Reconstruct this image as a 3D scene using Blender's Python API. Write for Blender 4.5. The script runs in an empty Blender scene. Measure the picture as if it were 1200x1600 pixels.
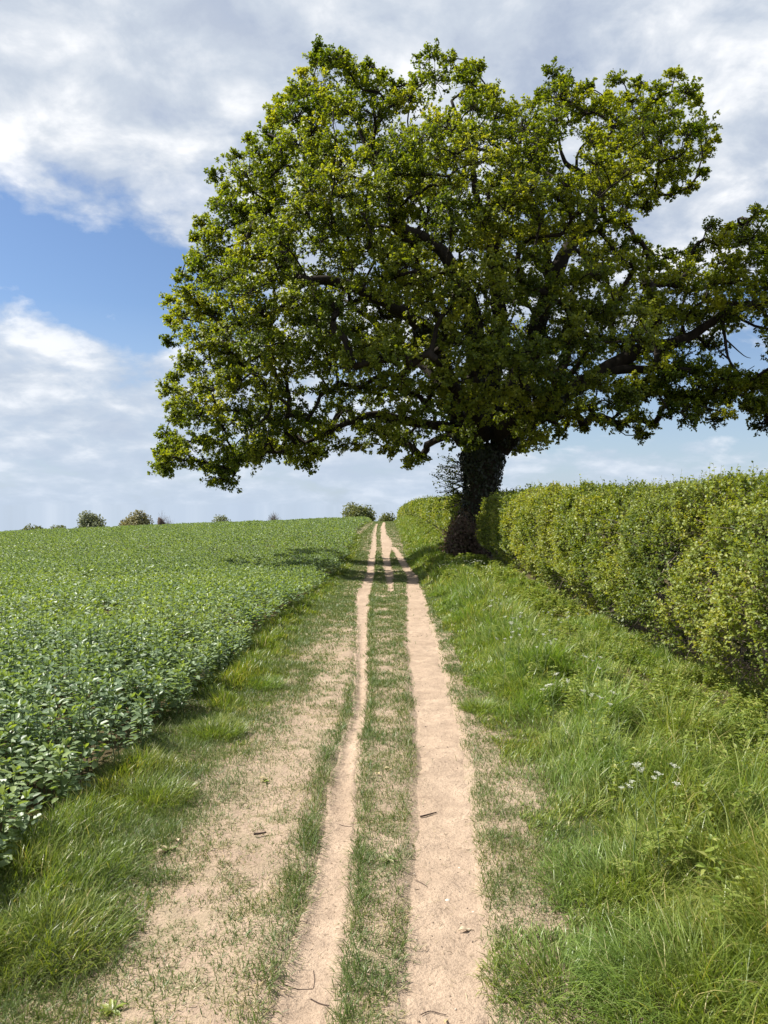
import bpy, math
import numpy as np
from mathutils import Vector, Matrix

R = np.random.default_rng(7)
C = bpy.context.scene.collection
F = 1200.0           # focal length of the lens in photo pixels
HZ = 790.0           # eye level in the photo
EYE = 1.6

# ------------------------------------------------------------------ helpers
def smooth(a, b, x):
    t = np.clip((np.asarray(x, float) - a) / (b - a), 0, 1)
    return t * t * (3 - 2 * t)

def _hash(ix, iy, iz, seed):
    h = (ix.astype(np.int64) * 374761393 + iy.astype(np.int64) * 668265263 + iz.astype(np.int64) * 2147483647 + seed * 974711) & 0xFFFFFFFF
    h = ((h ^ (h >> 13)) * 1274126177) & 0xFFFFFFFF
    h = ((h ^ (h >> 16)) * 2246822519) & 0xFFFFFFFF
    return ((h ^ (h >> 15)) & 0xFFFF) / 65535.0

def vnoise(x, y, z=0.0, seed=0):
    x, y, z = np.broadcast_arrays(np.asarray(x, float), np.asarray(y, float), np.asarray(z, float))
    ix, iy, iz = np.floor(x), np.floor(y), np.floor(z)
    fx, fy, fz = x - ix, y - iy, z - iz
    fx = fx * fx * (3 - 2 * fx); fy = fy * fy * (3 - 2 * fy); fz = fz * fz * (3 - 2 * fz)
    r = 0
    for dx in (0, 1):
        for dy in (0, 1):
            for dz in (0, 1):
                w = (fx if dx else 1 - fx) * (fy if dy else 1 - fy) * (fz if dz else 1 - fz)
                r = r + w * _hash(ix + dx, iy + dy, iz + dz, seed)
    return r

def fbm(x, y, z=0.0, seed=0, octv=3):
    r, a, s = 0, 0.5, 0
    for k in range(octv):
        r = r + a * vnoise(np.asarray(x) * 2 ** k, np.asarray(y) * 2 ** k, np.asarray(z) * 2 ** k, seed + k * 17)
        s += a; a *= .5
    return r / s

def unit(v):
    return v / np.maximum(np.linalg.norm(v, axis=-1, keepdims=True), 1e-9)

def rand_dir(n):
    return unit(R.normal(size=(n, 3)))

class Bag:
    """collects vertices, polygons and a per-vertex random value, and becomes ONE mesh"""
    def __init__(s):
        s.v, s.f, s.a, s.b, s.n = [], {}, [], [], 0
    def add(s, V, faces, a=None, b=None):
        V = np.asarray(V, float).reshape(-1, 3)
        s.v.append(V)
        for fa in faces:
            fa = np.asarray(fa)
            if len(fa):
                s.f.setdefault(fa.shape[1], []).append(fa + s.n)
        s.a.append(np.zeros(len(V)) if a is None else np.broadcast_to(np.asarray(a, float), (len(V),)))
        s.b.append(np.zeros(len(V)) if b is None else np.broadcast_to(np.asarray(b, float), (len(V),)))
        s.n += len(V)
    def leaves(s, T, TF, pos, D, N, L, W, a, tb=None, b=None):
        """template T (k,3), faces TF, placed len(pos) times; D along, N up"""
        n, k = len(pos), len(T)
        if n == 0: return
        D = unit(D); S = unit(np.cross(N, D)); U = np.cross(D, S)
        L = np.broadcast_to(L, (n,)); W = np.broadcast_to(W, (n,))
        V = (pos[:, None, :] + T[None, :, 0, None] * (L[:, None] * D)[:, None, :]
             + T[None, :, 1, None] * (W[:, None] * S)[:, None, :] + T[None, :, 2, None] * (L[:, None] * U)[:, None, :])
        off = (np.arange(n) * k)[:, None, None]
        fs = [(np.asarray(q)[None] + off).reshape(-1, np.asarray(q).shape[1]) for q in TF]
        bb = np.tile(T[:, 0] if tb is None else tb, n) if b is None else np.repeat(np.broadcast_to(b, (n,)), k)
        s.add(V.reshape(-1, 3), fs, np.repeat(np.broadcast_to(a, (n,)), k), bb)
    def blades(s, pos, h, w, az, lean, curve, a, lev=3):
        """grass blades: tapering ribbons that lean and curl over"""
        n = len(pos)
        if n == 0: return
        d = np.stack([np.cos(az), np.sin(az), np.zeros(n)], 1)
        side = np.stack([-np.sin(az), np.cos(az), np.zeros(n)], 1)
        # the ribbon's flat side is turned at random about its axis
        tw = R.uniform(-1.2, 1.2, n)
        side = unit(side * np.cos(tw)[:, None] + d * np.sin(tw)[:, None])
        V = np.zeros((n, 2 * lev + 1, 3)); t = np.linspace(0, 1, lev + 1)
        P = pos.copy(); ang = lean.copy(); seg = h / lev
        tb = np.zeros(2 * lev + 1)
        for i in range(lev + 1):
            if i < lev:
                ww = (w * (1 - .55 * t[i] ** 1.5) * .5)[:, None]
                V[:, 2 * i] = P - side * ww; V[:, 2 * i + 1] = P + side * ww
                tb[2 * i] = tb[2 * i + 1] = t[i]
                P = P + (d * np.sin(ang)[:, None] + np.array([0, 0, 1.]) * np.cos(ang)[:, None]) * seg[:, None]
                ang = ang + curve / lev
            else:
                V[:, 2 * lev] = P; tb[2 * lev] = 1
        k = 2 * lev + 1
        q = np.array([[2 * i, 2 * i + 1, 2 * i + 3, 2 * i + 2] for i in range(lev - 1)])
        tr = np.array([[2 * lev - 2, 2 * lev - 1, 2 * lev]])
        off = (np.arange(n) * k)[:, None, None]
        s.add(V.reshape(-1, 3), [(q[None] + off).reshape(-1, 4), (tr[None] + off).reshape(-1, 3)],
              np.repeat(a, k), np.tile(tb, n))
    def tube(s, pts, rad, sides=6, cap=True, jit=0.0, seed=1, a=0.0):
        pts = np.asarray(pts, float); n = len(pts); rad = np.broadcast_to(np.asarray(rad, float), (n,))
        tan = np.gradient(pts, axis=0); tan = unit(tan)
        up = np.array([0.31, 0.17, 0.93]); e1 = unit(np.cross(tan, up)); e2 = np.cross(tan, e1)
        th = np.arange(sides) * 2 * math.pi / sides
        ring = e1[:, None, :] * np.cos(th)[None, :, None] + e2[:, None, :] * np.sin(th)[None, :, None]
        rr = rad[:, None] * np.ones(sides)[None]
        if jit:
            q = pts[:, None, :] + ring * rad[:, None, None]
            rr = rr * (1 + jit * (fbm(q[..., 0] * 2.2, q[..., 1] * 2.2, q[..., 2] * .7, seed) - .5) * 2
                       + jit * .6 * (vnoise(th[None] * 2.5 + q[..., 2] * .2, q[..., 2] * .9, 0, seed + 5) - .5))
        V = pts[:, None, :] + ring * rr[..., None]
        i = np.arange(n - 1)[:, None] * sides; j = np.arange(sides)[None]; j2 = (j + 1) % sides
        fq = np.stack([i + j, i + j2, i + sides + j2, i + sides + j], -1).reshape(-1, 4)
        V = V.reshape(-1, 3); fs = [fq]
        if cap:
            V = np.vstack([V, pts[-1:]]); e = (n - 1) * sides
            fs.append(np.stack([e + np.arange(sides), e + (np.arange(sides) + 1) % sides, np.full(sides, n * sides)], 1))
        s.add(V, fs, a)
    def sticks(s, A, B, r0, r1, a=0.0):
        """many thin three-sided tapering sticks"""
        n = len(A)
        if n == 0: return
        t = unit(B - A); e1 = unit(np.cross(t, np.array([.3, .2, .93]))); e2 = np.cross(t, e1)
        r0 = np.broadcast_to(r0, (n,)); r1 = np.broadcast_to(r1, (n,))
        V = np.zeros((n, 6, 3))
        for k in range(3):
            c, q = math.cos(k * 2.0944), math.sin(k * 2.0944); o = e1 * c + e2 * q
            V[:, k] = A + o * r0[:, None]; V[:, 3 + k] = B + o * r1[:, None]
        q = np.array([[k, (k + 1) % 3, 3 + (k + 1) % 3, 3 + k] for k in range(3)])
        off = (np.arange(n) * 6)[:, None, None]
        s.add(V.reshape(-1, 3), [(q[None] + off).reshape(-1, 4)], np.repeat(np.broadcast_to(a, (n,)), 6))
    def build(s, name, mat, parent=None, smooth_=False, origin=None):
        V = np.concatenate(s.v)
        if origin is not None: V = V - np.asarray(origin)
        me = bpy.data.meshes.new(name)
        me.vertices.add(len(V)); me.vertices.foreach_set('co', V.astype(np.float32).ravel())
        loops, starts, p = [], [], 0
        for k, lst in s.f.items():
            fa = np.concatenate(lst); loops.append(fa.ravel()); starts.append(p + np.arange(len(fa)) * k); p += fa.size
        loops = np.concatenate(loops).astype(np.int32); starts = np.concatenate(starts).astype(np.int32)
        me.loops.add(len(loops)); me.loops.foreach_set('vertex_index', loops)
        me.polygons.add(len(starts)); me.polygons.foreach_set('loop_start', starts)
        if smooth_: me.polygons.foreach_set('use_smooth', np.ones(len(starts), bool))
        me.update(calc_edges=True)
        for nm, ar in (('rnd', s.a), ('along', s.b)):
            at = me.attributes.new(nm, 'FLOAT', 'POINT'); at.data.foreach_set('value', np.concatenate(ar).astype(np.float32))
        if not isinstance(mat, (list, tuple)): mat = [mat]
        for m in mat: me.materials.append(m)
        o = bpy.data.objects.new(name, me); C.objects.link(o)
        if parent is not None: o.parent = parent
        if origin is not None and parent is None: o.location = origin
        return o

def tag(o, label=None, cat=None, group=None, kind=None):
    if label: o['label'] = label
    if cat: o['category'] = cat
    if group: o['group'] = group
    if kind: o['kind'] = kind
    return o

def thing(name, label, cat, loc, group=None):
    o = bpy.data.objects.new(name, None); C.objects.link(o); o.location = loc; o.empty_display_size = .1
    return tag(o, label, cat, group)

# leaf templates: along, across, lift
KITE = np.array([[0, 0, 0], [.5, .5, .10], [1, 0, -.08], [.5, -.5, .10]])
KITE_F = [[[0, 2, 1], [0, 3, 2]]]
OVAL = np.array([[0, 0, 0], [.5, 0, -.03], [1, 0, -.14], [.25, .40, .07], [.72, .38, .02], [.25, -.40, .07], [.72, -.38, .02]])
OVAL_F = [[[0, 1, 4, 3], [0, 5, 6, 1]], [[1, 2, 4], [1, 6, 2]]]
LOBED = np.array([[0, 0, 0], [.28, .20, .05], [.42, .52, .10], [.58, .24, .04], [.76, .44, .03], [1, 0, -.12],
                  [.76, -.44, .03], [.58, -.24, .04], [.42, -.52, .10], [.28, -.20, .05], [.5, 0, -.02]])
LOBED_F = [[[0, 10, 2, 1], [10, 5, 4, 3], [0, 9, 8, 10], [10, 7, 6, 5]], [[10, 3, 2], [10, 8, 7]]]

# ------------------------------------------------------------------ the lie of the land
_ky = np.array([-60, 0, 6, 12, 18, 24, 30, 38, 48, 58, 68, 76, 90, 130, 200, 400, 3000.])
_kg = np.array([0, 0, 0, -.12, -.38, -.60, -.62, -.44, -.16, .02, .10, .05, -.7, -3.0, -9, -26, -160.])
_ty = np.arange(-60, 3000, .25); _tg = np.interp(_ty, _ky, _kg)
_kern = np.exp(-.5 * (np.arange(-24, 25) / 9.) ** 2); _kern /= _kern.sum()
_tg = np.convolve(np.pad(_tg, 24, mode='edge'), _kern, mode='valid')

def base_h(x, Y):
    x = np.asarray(x, float); Y = np.asarray(Y, float)
    g = np.interp(Y, _ty, _tg)
    lft = np.clip(-1.5 - x, 0, 400)
    g = g - .040 * smooth(5, 60, Y) * np.minimum(lft, 60)
    g = g + .06 * smooth(.8, 2.7, x) + .40 * smooth(.9, 2.8, x) * smooth(9, 21, Y)
    return g

def y_of(py, x=0.0):
    """how far away the ground is that the photo shows at height py"""
    Y = np.linspace(1.5, 75, 6000); p = HZ + (EYE - base_h(x, Y)) * F / Y
    return float(np.interp(-py, -p, Y))

# worn strips: (photo height, left edge, right edge), measured and put on the ground
def strip(rows):
    out = []
    for py, l, r in rows:
        Y = y_of(py); out.append((Y, (l - 600) * Y / F, (r - 600) * Y / F))
    return np.array(out)
RIGHT_RUT = strip([(1750, 610, 838), (1600, 622, 790), (1400, 630, 758), (1200, 648, 735), (1100, 643, 712), (1000, 632, 684), (930, 634, 662), (900, 636, 653), (870, 619, 630), (855, 611, 618)])
LEFT_RUT = strip([(1750, 352, 485), (1600, 420, 520), (1400, 480, 550), (1200, 517, 558), (1100, 553, 573), (1000, 556, 575), (930, 555, 578), (900, 572, 585), (870, 575, 587), (850, 580, 589), (835, 581, 588), (825, 584, 589), (819, 588, 591)])
MID_RUT = strip([(924, 608, 613), (900, 602, 615), (870, 597, 609), (850, 596, 613), (842, 595, 610), (835, 595, 604), (825, 595, 602), (818, 598, 602), (816.5, 599, 601.5)])
EDGE_RUT = strip([(836, 555, 561), (830, 557, 569), (825, 564, 576), (819, 573, 582), (816.5, 578, 584)])
BARE = strip([(1750, -20, 330), (1600, 110, 372), (1400, 262, 412), (1200, 398, 482), (1100, 470, 540), (1040, 510, 556), (980, 540, 560)])
STRIPS = [RIGHT_RUT, LEFT_RUT, MID_RUT, EDGE_RUT]

def inside(st, x, Y, soft):
    """1 in the middle of the strip, 0 outside, soft at the edge"""
    l = np.interp(Y, st[:, 0], st[:, 1]); r = np.interp(Y, st[:, 0], st[:, 2])
    wob = (fbm(x * 6, Y * 3, 0, 31) - .5) * .10 + (fbm(x * 30, Y * 14, 0, 33) - .5) * .05
    d = np.minimum(x - l, r - x) + wob * np.clip(.6 + Y / 12, .6, 1.5)
    return smooth(-soft, soft, d) * (Y >= st[:, 0].min()) * (Y <= st[:, 0].max())

def rut_mask(x, Y, soft=.03):
    m = 0
    for st in STRIPS: m = np.maximum(m, inside(st, x, Y, soft))
    return m

def bare_mask(x, Y): return inside(BARE, x, Y, .09)

CROP_EDGE = strip([(1750, -290, -290), (1345, 0, 0), (1090, 300, 300), (940, 470, 470), (870, 540, 540), (835, 553, 553), (816.5, 572, 572)])
def crop_edge(Y):
    return np.interp(Y, CROP_EDGE[:, 0], CROP_EDGE[:, 1]) + (vnoise(0, np.asarray(Y) * 1.1, 0, 77) - .5) * .16

def height(x, Y):
    x = np.asarray(x, float); Y = np.asarray(Y, float)
    near = 1 - smooth(40, 70, Y)
    h = base_h(x, Y)
    rut = 0
    for st in (RIGHT_RUT, LEFT_RUT, MID_RUT):
        l = np.interp(Y, st[:, 0], st[:, 1]); r = np.interp(Y, st[:, 0], st[:, 2])
        d = np.minimum(x - l, r - x); rut = np.maximum(rut, smooth(-.05, .07, d) * smooth(st[:, 0].min() - 2, st[:, 0].min() + 1, Y) * (1 - smooth(st[:, 0].max() - 3, st[:, 0].max() + 3, Y)))
    h = h - .035 * rut * near
    h = h + (fbm(x * 2.2, Y * 2.2, 0, 3) - .5) * .05 * near * (1 - .6 * rut)
    h = h + (fbm(x * 7, Y * 7, 0, 5) - .5) * .018 * (1 - smooth(10, 25, Y))
    return h

def P(px, py, Y):
    return np.array([(px - 600) * Y / F, Y, EYE + (HZ - py) * Y / F])

# ------------------------------------------------------------------ materials
class NT:
    def __init__(s, name):
        s.m = bpy.data.materials.new(name); s.m.use_nodes = True
        s.t = s.m.node_tree; s.t.nodes.clear(); s.out = s.t.nodes.new('ShaderNodeOutputMaterial')
    def n(s, typ, **kw):
        nd = s.t.nodes.new(typ)
        for k, v in kw.items():
            if k.startswith('i_'):
                key = k[2:].replace('_', ' '); nd.inputs[int(key) if key.isdigit() else key].default_value = v
            else: setattr(nd, k, v)
        return nd
    def l(s, a, b): s.t.links.new(a, b)
    def attr(s, nm): return s.n('ShaderNodeAttribute', attribute_name=nm).outputs['Fac']
    def pos(s): return s.n('ShaderNodeNewGeometry').outputs['Position']
    def noise(s, vec, scale, detail=3, rough=.55, dist=0):
        nd = s.n('ShaderNodeTexNoise'); nd.inputs['Scale'].default_value = scale; nd.inputs['Detail'].default_value = detail
        nd.inputs['Roughness'].default_value = rough; nd.inputs['Distortion'].default_value = dist
        if vec is not None: s.l(vec, nd.inputs['Vector'])
        return nd.outputs['Fac']
    def ramp(s, fac, stops):
        nd = s.n('ShaderNodeValToRGB'); e = nd.color_ramp.elements
        while len(e) < len(stops): e.new(.5)
        for i, (p, c) in enumerate(stops): e[i].position = p; e[i].color = (*c, 1)
        s.l(fac, nd.inputs['Fac']); return nd.outputs['Color']
    def mix(s, fac, a, b, mode='MIX'):
        nd = s.n('ShaderNodeMix', data_type='RGBA', blend_type=mode)
        for sock, v in ((nd.inputs[0], fac), (nd.inputs[6], a), (nd.inputs[7], b)):
            if isinstance(v, bpy.types.NodeSocket): s.l(v, sock)
            else: sock.default_value = v if not isinstance(v, tuple) else (*v, 1)
        return nd.outputs[2]
    def math(s, op, a, b=0.0, c=0.0, clamp=False):
        nd = s.n('ShaderNodeMath', operation=op, use_clamp=clamp)
        for i, v in enumerate((a, b, c)):
            if isinstance(v, bpy.types.NodeSocket): s.l(v, nd.inputs[i])
            else: nd.inputs[i].default_value = v
        return nd.outputs[0]

def foliage_mat(name, stops, patch=None, patch_scale=.8, rough=.5, spec=.3, trans=.4, tcol=(1.25, 1.2, .5), along=None):
    """leaf: colour by each leaf's own random value, broad drifts by place, lets light through"""
    t = NT(name)
    col = t.ramp(t.attr('rnd'), stops)
    if patch:
        f = t.ramp(t.noise(t.pos(), patch_scale, 3), [(.42, (0, 0, 0)), (.62, (1, 1, 1))])
        col = t.mix(t.math('MULTIPLY', f, .75), col, t.mix(1.0, col, patch, 'MULTIPLY'))
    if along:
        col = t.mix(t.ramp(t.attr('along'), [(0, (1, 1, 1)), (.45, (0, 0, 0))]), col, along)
    b = t.n('ShaderNodeBsdfPrincipled'); t.l(col, b.inputs['Base Color'])
    b.inputs['Roughness'].default_value = rough; b.inputs['Specular IOR Level'].default_value = spec
    tr = t.n('ShaderNodeBsdfTranslucent'); t.l(t.mix(1.0, col, tcol, 'MULTIPLY'), tr.inputs['Color'])
    mx = t.n('ShaderNodeMixShader'); mx.inputs[0].default_value = trans
    t.l(b.outputs[0], mx.inputs[1]); t.l(tr.outputs[0], mx.inputs[2]); t.l(mx.outputs[0], t.out.inputs['Surface'])
    return t.m

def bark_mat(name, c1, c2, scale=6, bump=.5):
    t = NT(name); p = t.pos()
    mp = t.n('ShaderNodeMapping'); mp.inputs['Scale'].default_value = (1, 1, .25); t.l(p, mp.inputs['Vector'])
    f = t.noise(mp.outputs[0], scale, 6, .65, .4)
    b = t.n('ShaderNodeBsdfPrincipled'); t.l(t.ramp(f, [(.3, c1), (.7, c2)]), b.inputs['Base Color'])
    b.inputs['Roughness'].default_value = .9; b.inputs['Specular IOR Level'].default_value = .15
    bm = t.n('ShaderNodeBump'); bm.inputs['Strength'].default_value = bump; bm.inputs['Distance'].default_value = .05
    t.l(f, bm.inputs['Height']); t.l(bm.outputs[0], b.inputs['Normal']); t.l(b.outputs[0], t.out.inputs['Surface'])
    return t.m

def plain_mat(name, stops, scale=30, rough=.8, spec=.2):
    t = NT(name); b = t.n('ShaderNodeBsdfPrincipled')
    t.l(t.ramp(t.noise(t.pos(), scale, 4), stops), b.inputs['Base Color'])
    b.inputs['Roughness'].default_value = rough; b.inputs['Specular IOR Level'].default_value = spec
    t.l(b.outputs[0], t.out.inputs['Surface']); return t.m

def earth(t, p):
    """dry trodden earth: colour and relief"""
    big = t.noise(p, 1.3, 4, .6); mid = t.noise(p, 9, 5, .65, .3); fine = t.noise(p, 70, 4, .7)
    col = t.ramp(big, [(.3, (.335, .258, .195)), (.7, (.415, .325, .250))])
    col = t.mix(.8, col, t.ramp(mid, [(.3, (.70, .68, .66)), (.68, (1.12, 1.1, 1.06))]), 'MULTIPLY')
    col = t.mix(.7, col, t.ramp(fine, [(.28, (.55, .5, .46)), (.5, (1.05, 1.03, 1.0))]), 'MULTIPLY')
    return col, mid, fine

def earth_out(t, col, mid, fine):
    b = t.n('ShaderNodeBsdfPrincipled'); t.l(col, b.inputs['Base Color']); b.inputs['Roughness'].default_value = .95
    b.inputs['Specular IOR Level'].default_value = .1
    bm = t.n('ShaderNodeBump'); bm.inputs['Strength'].default_value = .75; bm.inputs['Distance'].default_value = .035
    t.l(t.math('ADD', mid, t.math('MULTIPLY', fine, .4)), bm.inputs['Height']); t.l(bm.outputs[0], b.inputs['Normal'])
    t.l(b.outputs[0], t.out.inputs['Surface']); return t.m

def dirt_mat():
    t = NT('dry_earth'); return earth_out(t, *earth(t, t.pos()))

def ground_mat():
    t = NT('soil_and_thatch'); p = t.pos()
    sx = t.n('ShaderNodeSeparateXYZ'); t.l(p, sx.inputs[0])
    col, mid, fine = earth(t, p)
    mpn = t.n('ShaderNodeMapping'); mpn.inputs['Scale'].default_value = (1, 1, 1); t.l(p, mpn.inputs['Vector'])
    th = t.noise(p, 130, 3, .7, 1.5)
    thatch = t.ramp(th, [(.32, (.12, .095, .05)), (.5, (.24, .195, .125)), (.66, (.38, .315, .22))])
    f = t.ramp(t.noise(p, 4.5, 5, .7), [(.46, (0, 0, 0)), (.66, (.75, .75, .75))])
    col = t.mix(f, col, thatch)
    # under the long grass and the crop the soil is a darker brown
    dark_soil = t.ramp(mid, [(.3, (.055, .045, .022)), (.7, (.11, .085, .045))])
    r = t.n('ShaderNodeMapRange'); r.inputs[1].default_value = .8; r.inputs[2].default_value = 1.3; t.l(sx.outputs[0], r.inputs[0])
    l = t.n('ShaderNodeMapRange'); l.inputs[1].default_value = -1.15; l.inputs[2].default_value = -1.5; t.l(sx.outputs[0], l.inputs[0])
    col = t.mix(t.math('MAXIMUM', r.outputs[0], l.outputs[0]), col, dark_soil)
    far = t.n('ShaderNodeMapRange'); far.inputs[1].default_value = 70; far.inputs[2].default_value = 90; t.l(sx.outputs[1], far.inputs[0])
    col = t.mix(far.outputs[0], col, (.06, .09, .025))
    return earth_out(t, col, mid, fine)

M = {}
M['dirt'] = dirt_mat(); M['ground'] = ground_mat()
M['oak'] = foliage_mat('oak_leaf', [(0, (.050, .082, .012)), (.4, (.150, .190, .022)), (.75, (.265, .292, .034)), (1, (.345, .345, .052))],
                       (.68, .78, .75), .45, .45, .35, .52, (1.42, 1.36, .27))
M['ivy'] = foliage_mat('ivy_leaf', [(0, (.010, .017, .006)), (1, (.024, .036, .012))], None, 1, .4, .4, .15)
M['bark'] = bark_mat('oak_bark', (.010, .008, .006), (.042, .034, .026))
M['hedge'] = foliage_mat('hawthorn_leaf', [(0, (.08, .125, .022)), (.35, (.185, .24, .036)), (.7, (.28, .32, .054)), (.96, (.36, .36, .08)), (1, (.30, .20, .10))],
                         (.66, .76, .95), 1.3, .45, .35, .42, (1.3, 1.2, .35))
M['hedge_shade'] = foliage_mat('inner_leaf_shade', [(0, (.025, .038, .012)), (1, (.06, .075, .02))], None, 1, .5, .3, .2)  # darker copy of the hedge leaf: shade of the interior put into the colour
M['twig'] = bark_mat('hedge_twig', (.07, .055, .045), (.22, .18, .14), 20, .2)
M['scrub'] = foliage_mat('scrub_leaf', [(0, (.07, .045, .036)), (.6, (.13, .088, .07)), (1, (.08, .10, .04))], None, 1, .6, .2, .2, (1.1, .9, .6))
M['grass_short'] = foliage_mat('short_grass', [(0, (.065, .115, .026)), (.45, (.115, .165, .045)), (.68, (.18, .21, .075)), (.8, (.33, .30, .17)), (1, (.45, .39, .25))],
                               (1.25, 1.08, 1.0), 1.6, .45, .35, .3, (1.1, 1.15, .5))
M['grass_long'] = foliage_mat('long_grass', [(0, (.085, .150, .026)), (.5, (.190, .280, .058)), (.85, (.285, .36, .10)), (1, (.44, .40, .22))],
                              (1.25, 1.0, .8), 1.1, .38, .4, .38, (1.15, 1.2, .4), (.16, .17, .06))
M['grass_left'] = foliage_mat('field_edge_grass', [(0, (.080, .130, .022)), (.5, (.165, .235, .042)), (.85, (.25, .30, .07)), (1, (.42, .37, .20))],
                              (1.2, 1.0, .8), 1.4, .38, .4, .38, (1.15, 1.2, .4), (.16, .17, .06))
M['weed'] = foliage_mat('verge_weed', [(0, (.11, .165, .030)), (.6, (.225, .28, .052)), (1, (.34, .35, .11))], (.8, .85, .8), 1.5, .45, .3, .35, (1.15, 1.15, .4))
M['bean'] = foliage_mat('bean_leaf', [(0, (.090, .140, .068)), (.5, (.200, .270, .125)), (.82, (.265, .335, .115)), (1, (.34, .41, .09))],
                        (.78, .86, .95), .5, .45, .6, .38, (1.3, 1.3, .35))
M['stem'] = plain_mat('green_stem', [(.3, (.10, .16, .05)), (.7, (.18, .22, .09))])
M['flower'] = plain_mat('white_flower', [(.3, (.42, .45, .33)), (.7, (.62, .63, .54))])
M['straw'] = plain_mat('dry_straw', [(.3, (.42, .33, .17)), (.7, (.58, .48, .28))])
M['wood'] = plain_mat('dead_wood', [(.3, (.035, .022, .018)), (.7, (.10, .07, .055))], 60)
M['deadleaf'] = plain_mat('dead_leaf', [(.3, (.40, .30, .19)), (.7, (.60, .50, .36))], 90)
M['stone'] = plain_mat('pale_stone', [(.3, (.50, .45, .37)), (.7, (.66, .60, .50))], 40)
M['far_leaf'] = foliage_mat('far_leaf', [(0, (.095, .12, .04)), (.6, (.16, .18, .06)), (1, (.22, .22, .08))], (.8, .85, .9), .25, .55, .25, .35, (1.2, 1.1, .45))
M['far_leaf_olive'] = foliage_mat('olive_leaf', [(0, (.17, .165, .08)), (.6, (.24, .225, .11)), (1, (.29, .27, .14))], None, .25, .6, .2, .3, (1.1, 1.0, .6))
M['far_leaf_grey'] = foliage_mat('grey_leaf', [(0, (.12, .14, .08)), (.6, (.19, .21, .12)), (1, (.27, .28, .17))], None, .25, .6, .2, .3, (1.1, 1.05, .6))
M['bare'] = plain_mat('bare_twigs', [(.3, (.16, .14, .13)), (.7, (.26, .23, .21))], 3)

# ------------------------------------------------------------------ ground and path
def axis(knots):
    out = []
    for (a, b, st) in knots: out.append(np.arange(a, b, st))
    return np.concatenate(out)
gx = np.concatenate([-np.geomspace(2500, 6, 34), np.arange(-5.5, -2.2, .25), np.arange(-2.2, 3.2, .04), np.arange(3.2, 6, .3), np.geomspace(6, 2500, 34)])
gy = np.concatenate([[-60, -30, -12, -6, -3, -1, 0, .8], axis([(1.4, 12, .05), (12, 30, .15), (30, 100, .5)]), np.geomspace(100, 2900, 40)])
GX, GY = np.meshgrid(gx, gy); GZ = height(GX, GY)
bg = Bag(); nx = len(gx)
ii = (np.arange(len(gy) - 1)[:, None] * nx + np.arange(nx - 1)[None]).ravel()
bg.add(np.stack([GX, GY, GZ], -1).reshape(-1, 3), [np.stack([ii, ii + 1, ii + nx + 1, ii + nx], 1)])
tag(bg.build('ground', M['ground'], smooth_=True), kind='structure')

def strip_mesh(bag, st, lift=.007, wob=.045):
    Y = [max(1.4, st[:, 0].min())]
    while Y[-1] < st[:, 0].max(): Y.append(Y[-1] + max(.03, Y[-1] * .006))
    Y = np.array(Y); l = np.interp(Y, st[:, 0], st[:, 1]); r = np.interp(Y, st[:, 0], st[:, 2])
    k = np.clip(Y / 8, 1, 3)
    l = l - .02 + (fbm(3.3, Y * 5, 0, 41) - .5) * 2 * wob * k; r = r + .02 + (fbm(7.3, Y * 5, 0, 43) - .5) * 2 * wob * k
    t = np.linspace(0, 1, 13); X = l[:, None] + (r - l)[:, None] * t[None]; YY = np.repeat(Y[:, None], 13, 1)
    Z = height(X, YY) + (lift + .012 * smooth(8, 40, YY))
    Z = Z - .035 * smooth(.34, .5, np.abs(t - .5))[None]
    i = (np.arange(len(Y) - 1)[:, None] * 13 + np.arange(12)[None]).ravel()
    bag.add(np.stack([X, YY, Z], -1).reshape(-1, 3), [np.stack([i, i + 1, i + 14, i + 13], 1)])
bp = Bag()
for q, st in enumerate(STRIPS): strip_mesh(bp, st, .007 + .003 * q)
tag(bp.build('path', M['dirt'], smooth_=True), kind='structure')

# ------------------------------------------------------------------ grass
def scatter(y0, y1, dens, xl, xr):
    """points at dens per square metre between two distances, from xl(Y) to xr(Y), within a little more than the view"""
    Y = R.uniform(y0, y1, 4000); lo = np.maximum(xl(Y), -.53 * Y - .9); hi = np.minimum(xr(Y), .53 * Y + .9)
    wmax = np.max(hi - lo); n = int(dens * (y1 - y0) * wmax)
    Y = R.uniform(y0, y1, n); x = R.uniform(0, 1, n) * wmax
    lo = np.maximum(xl(Y), -.53 * Y - .9); hi = np.minimum(xr(Y), .53 * Y + .9)
    k = x < hi - lo
    return (lo + x)[k], Y[k]

BANDS = [(1.7, 4, 1.0), (4, 8, .62), (8, 16, .30), (16, 35, .11), (35, 78, .035)]

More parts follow.
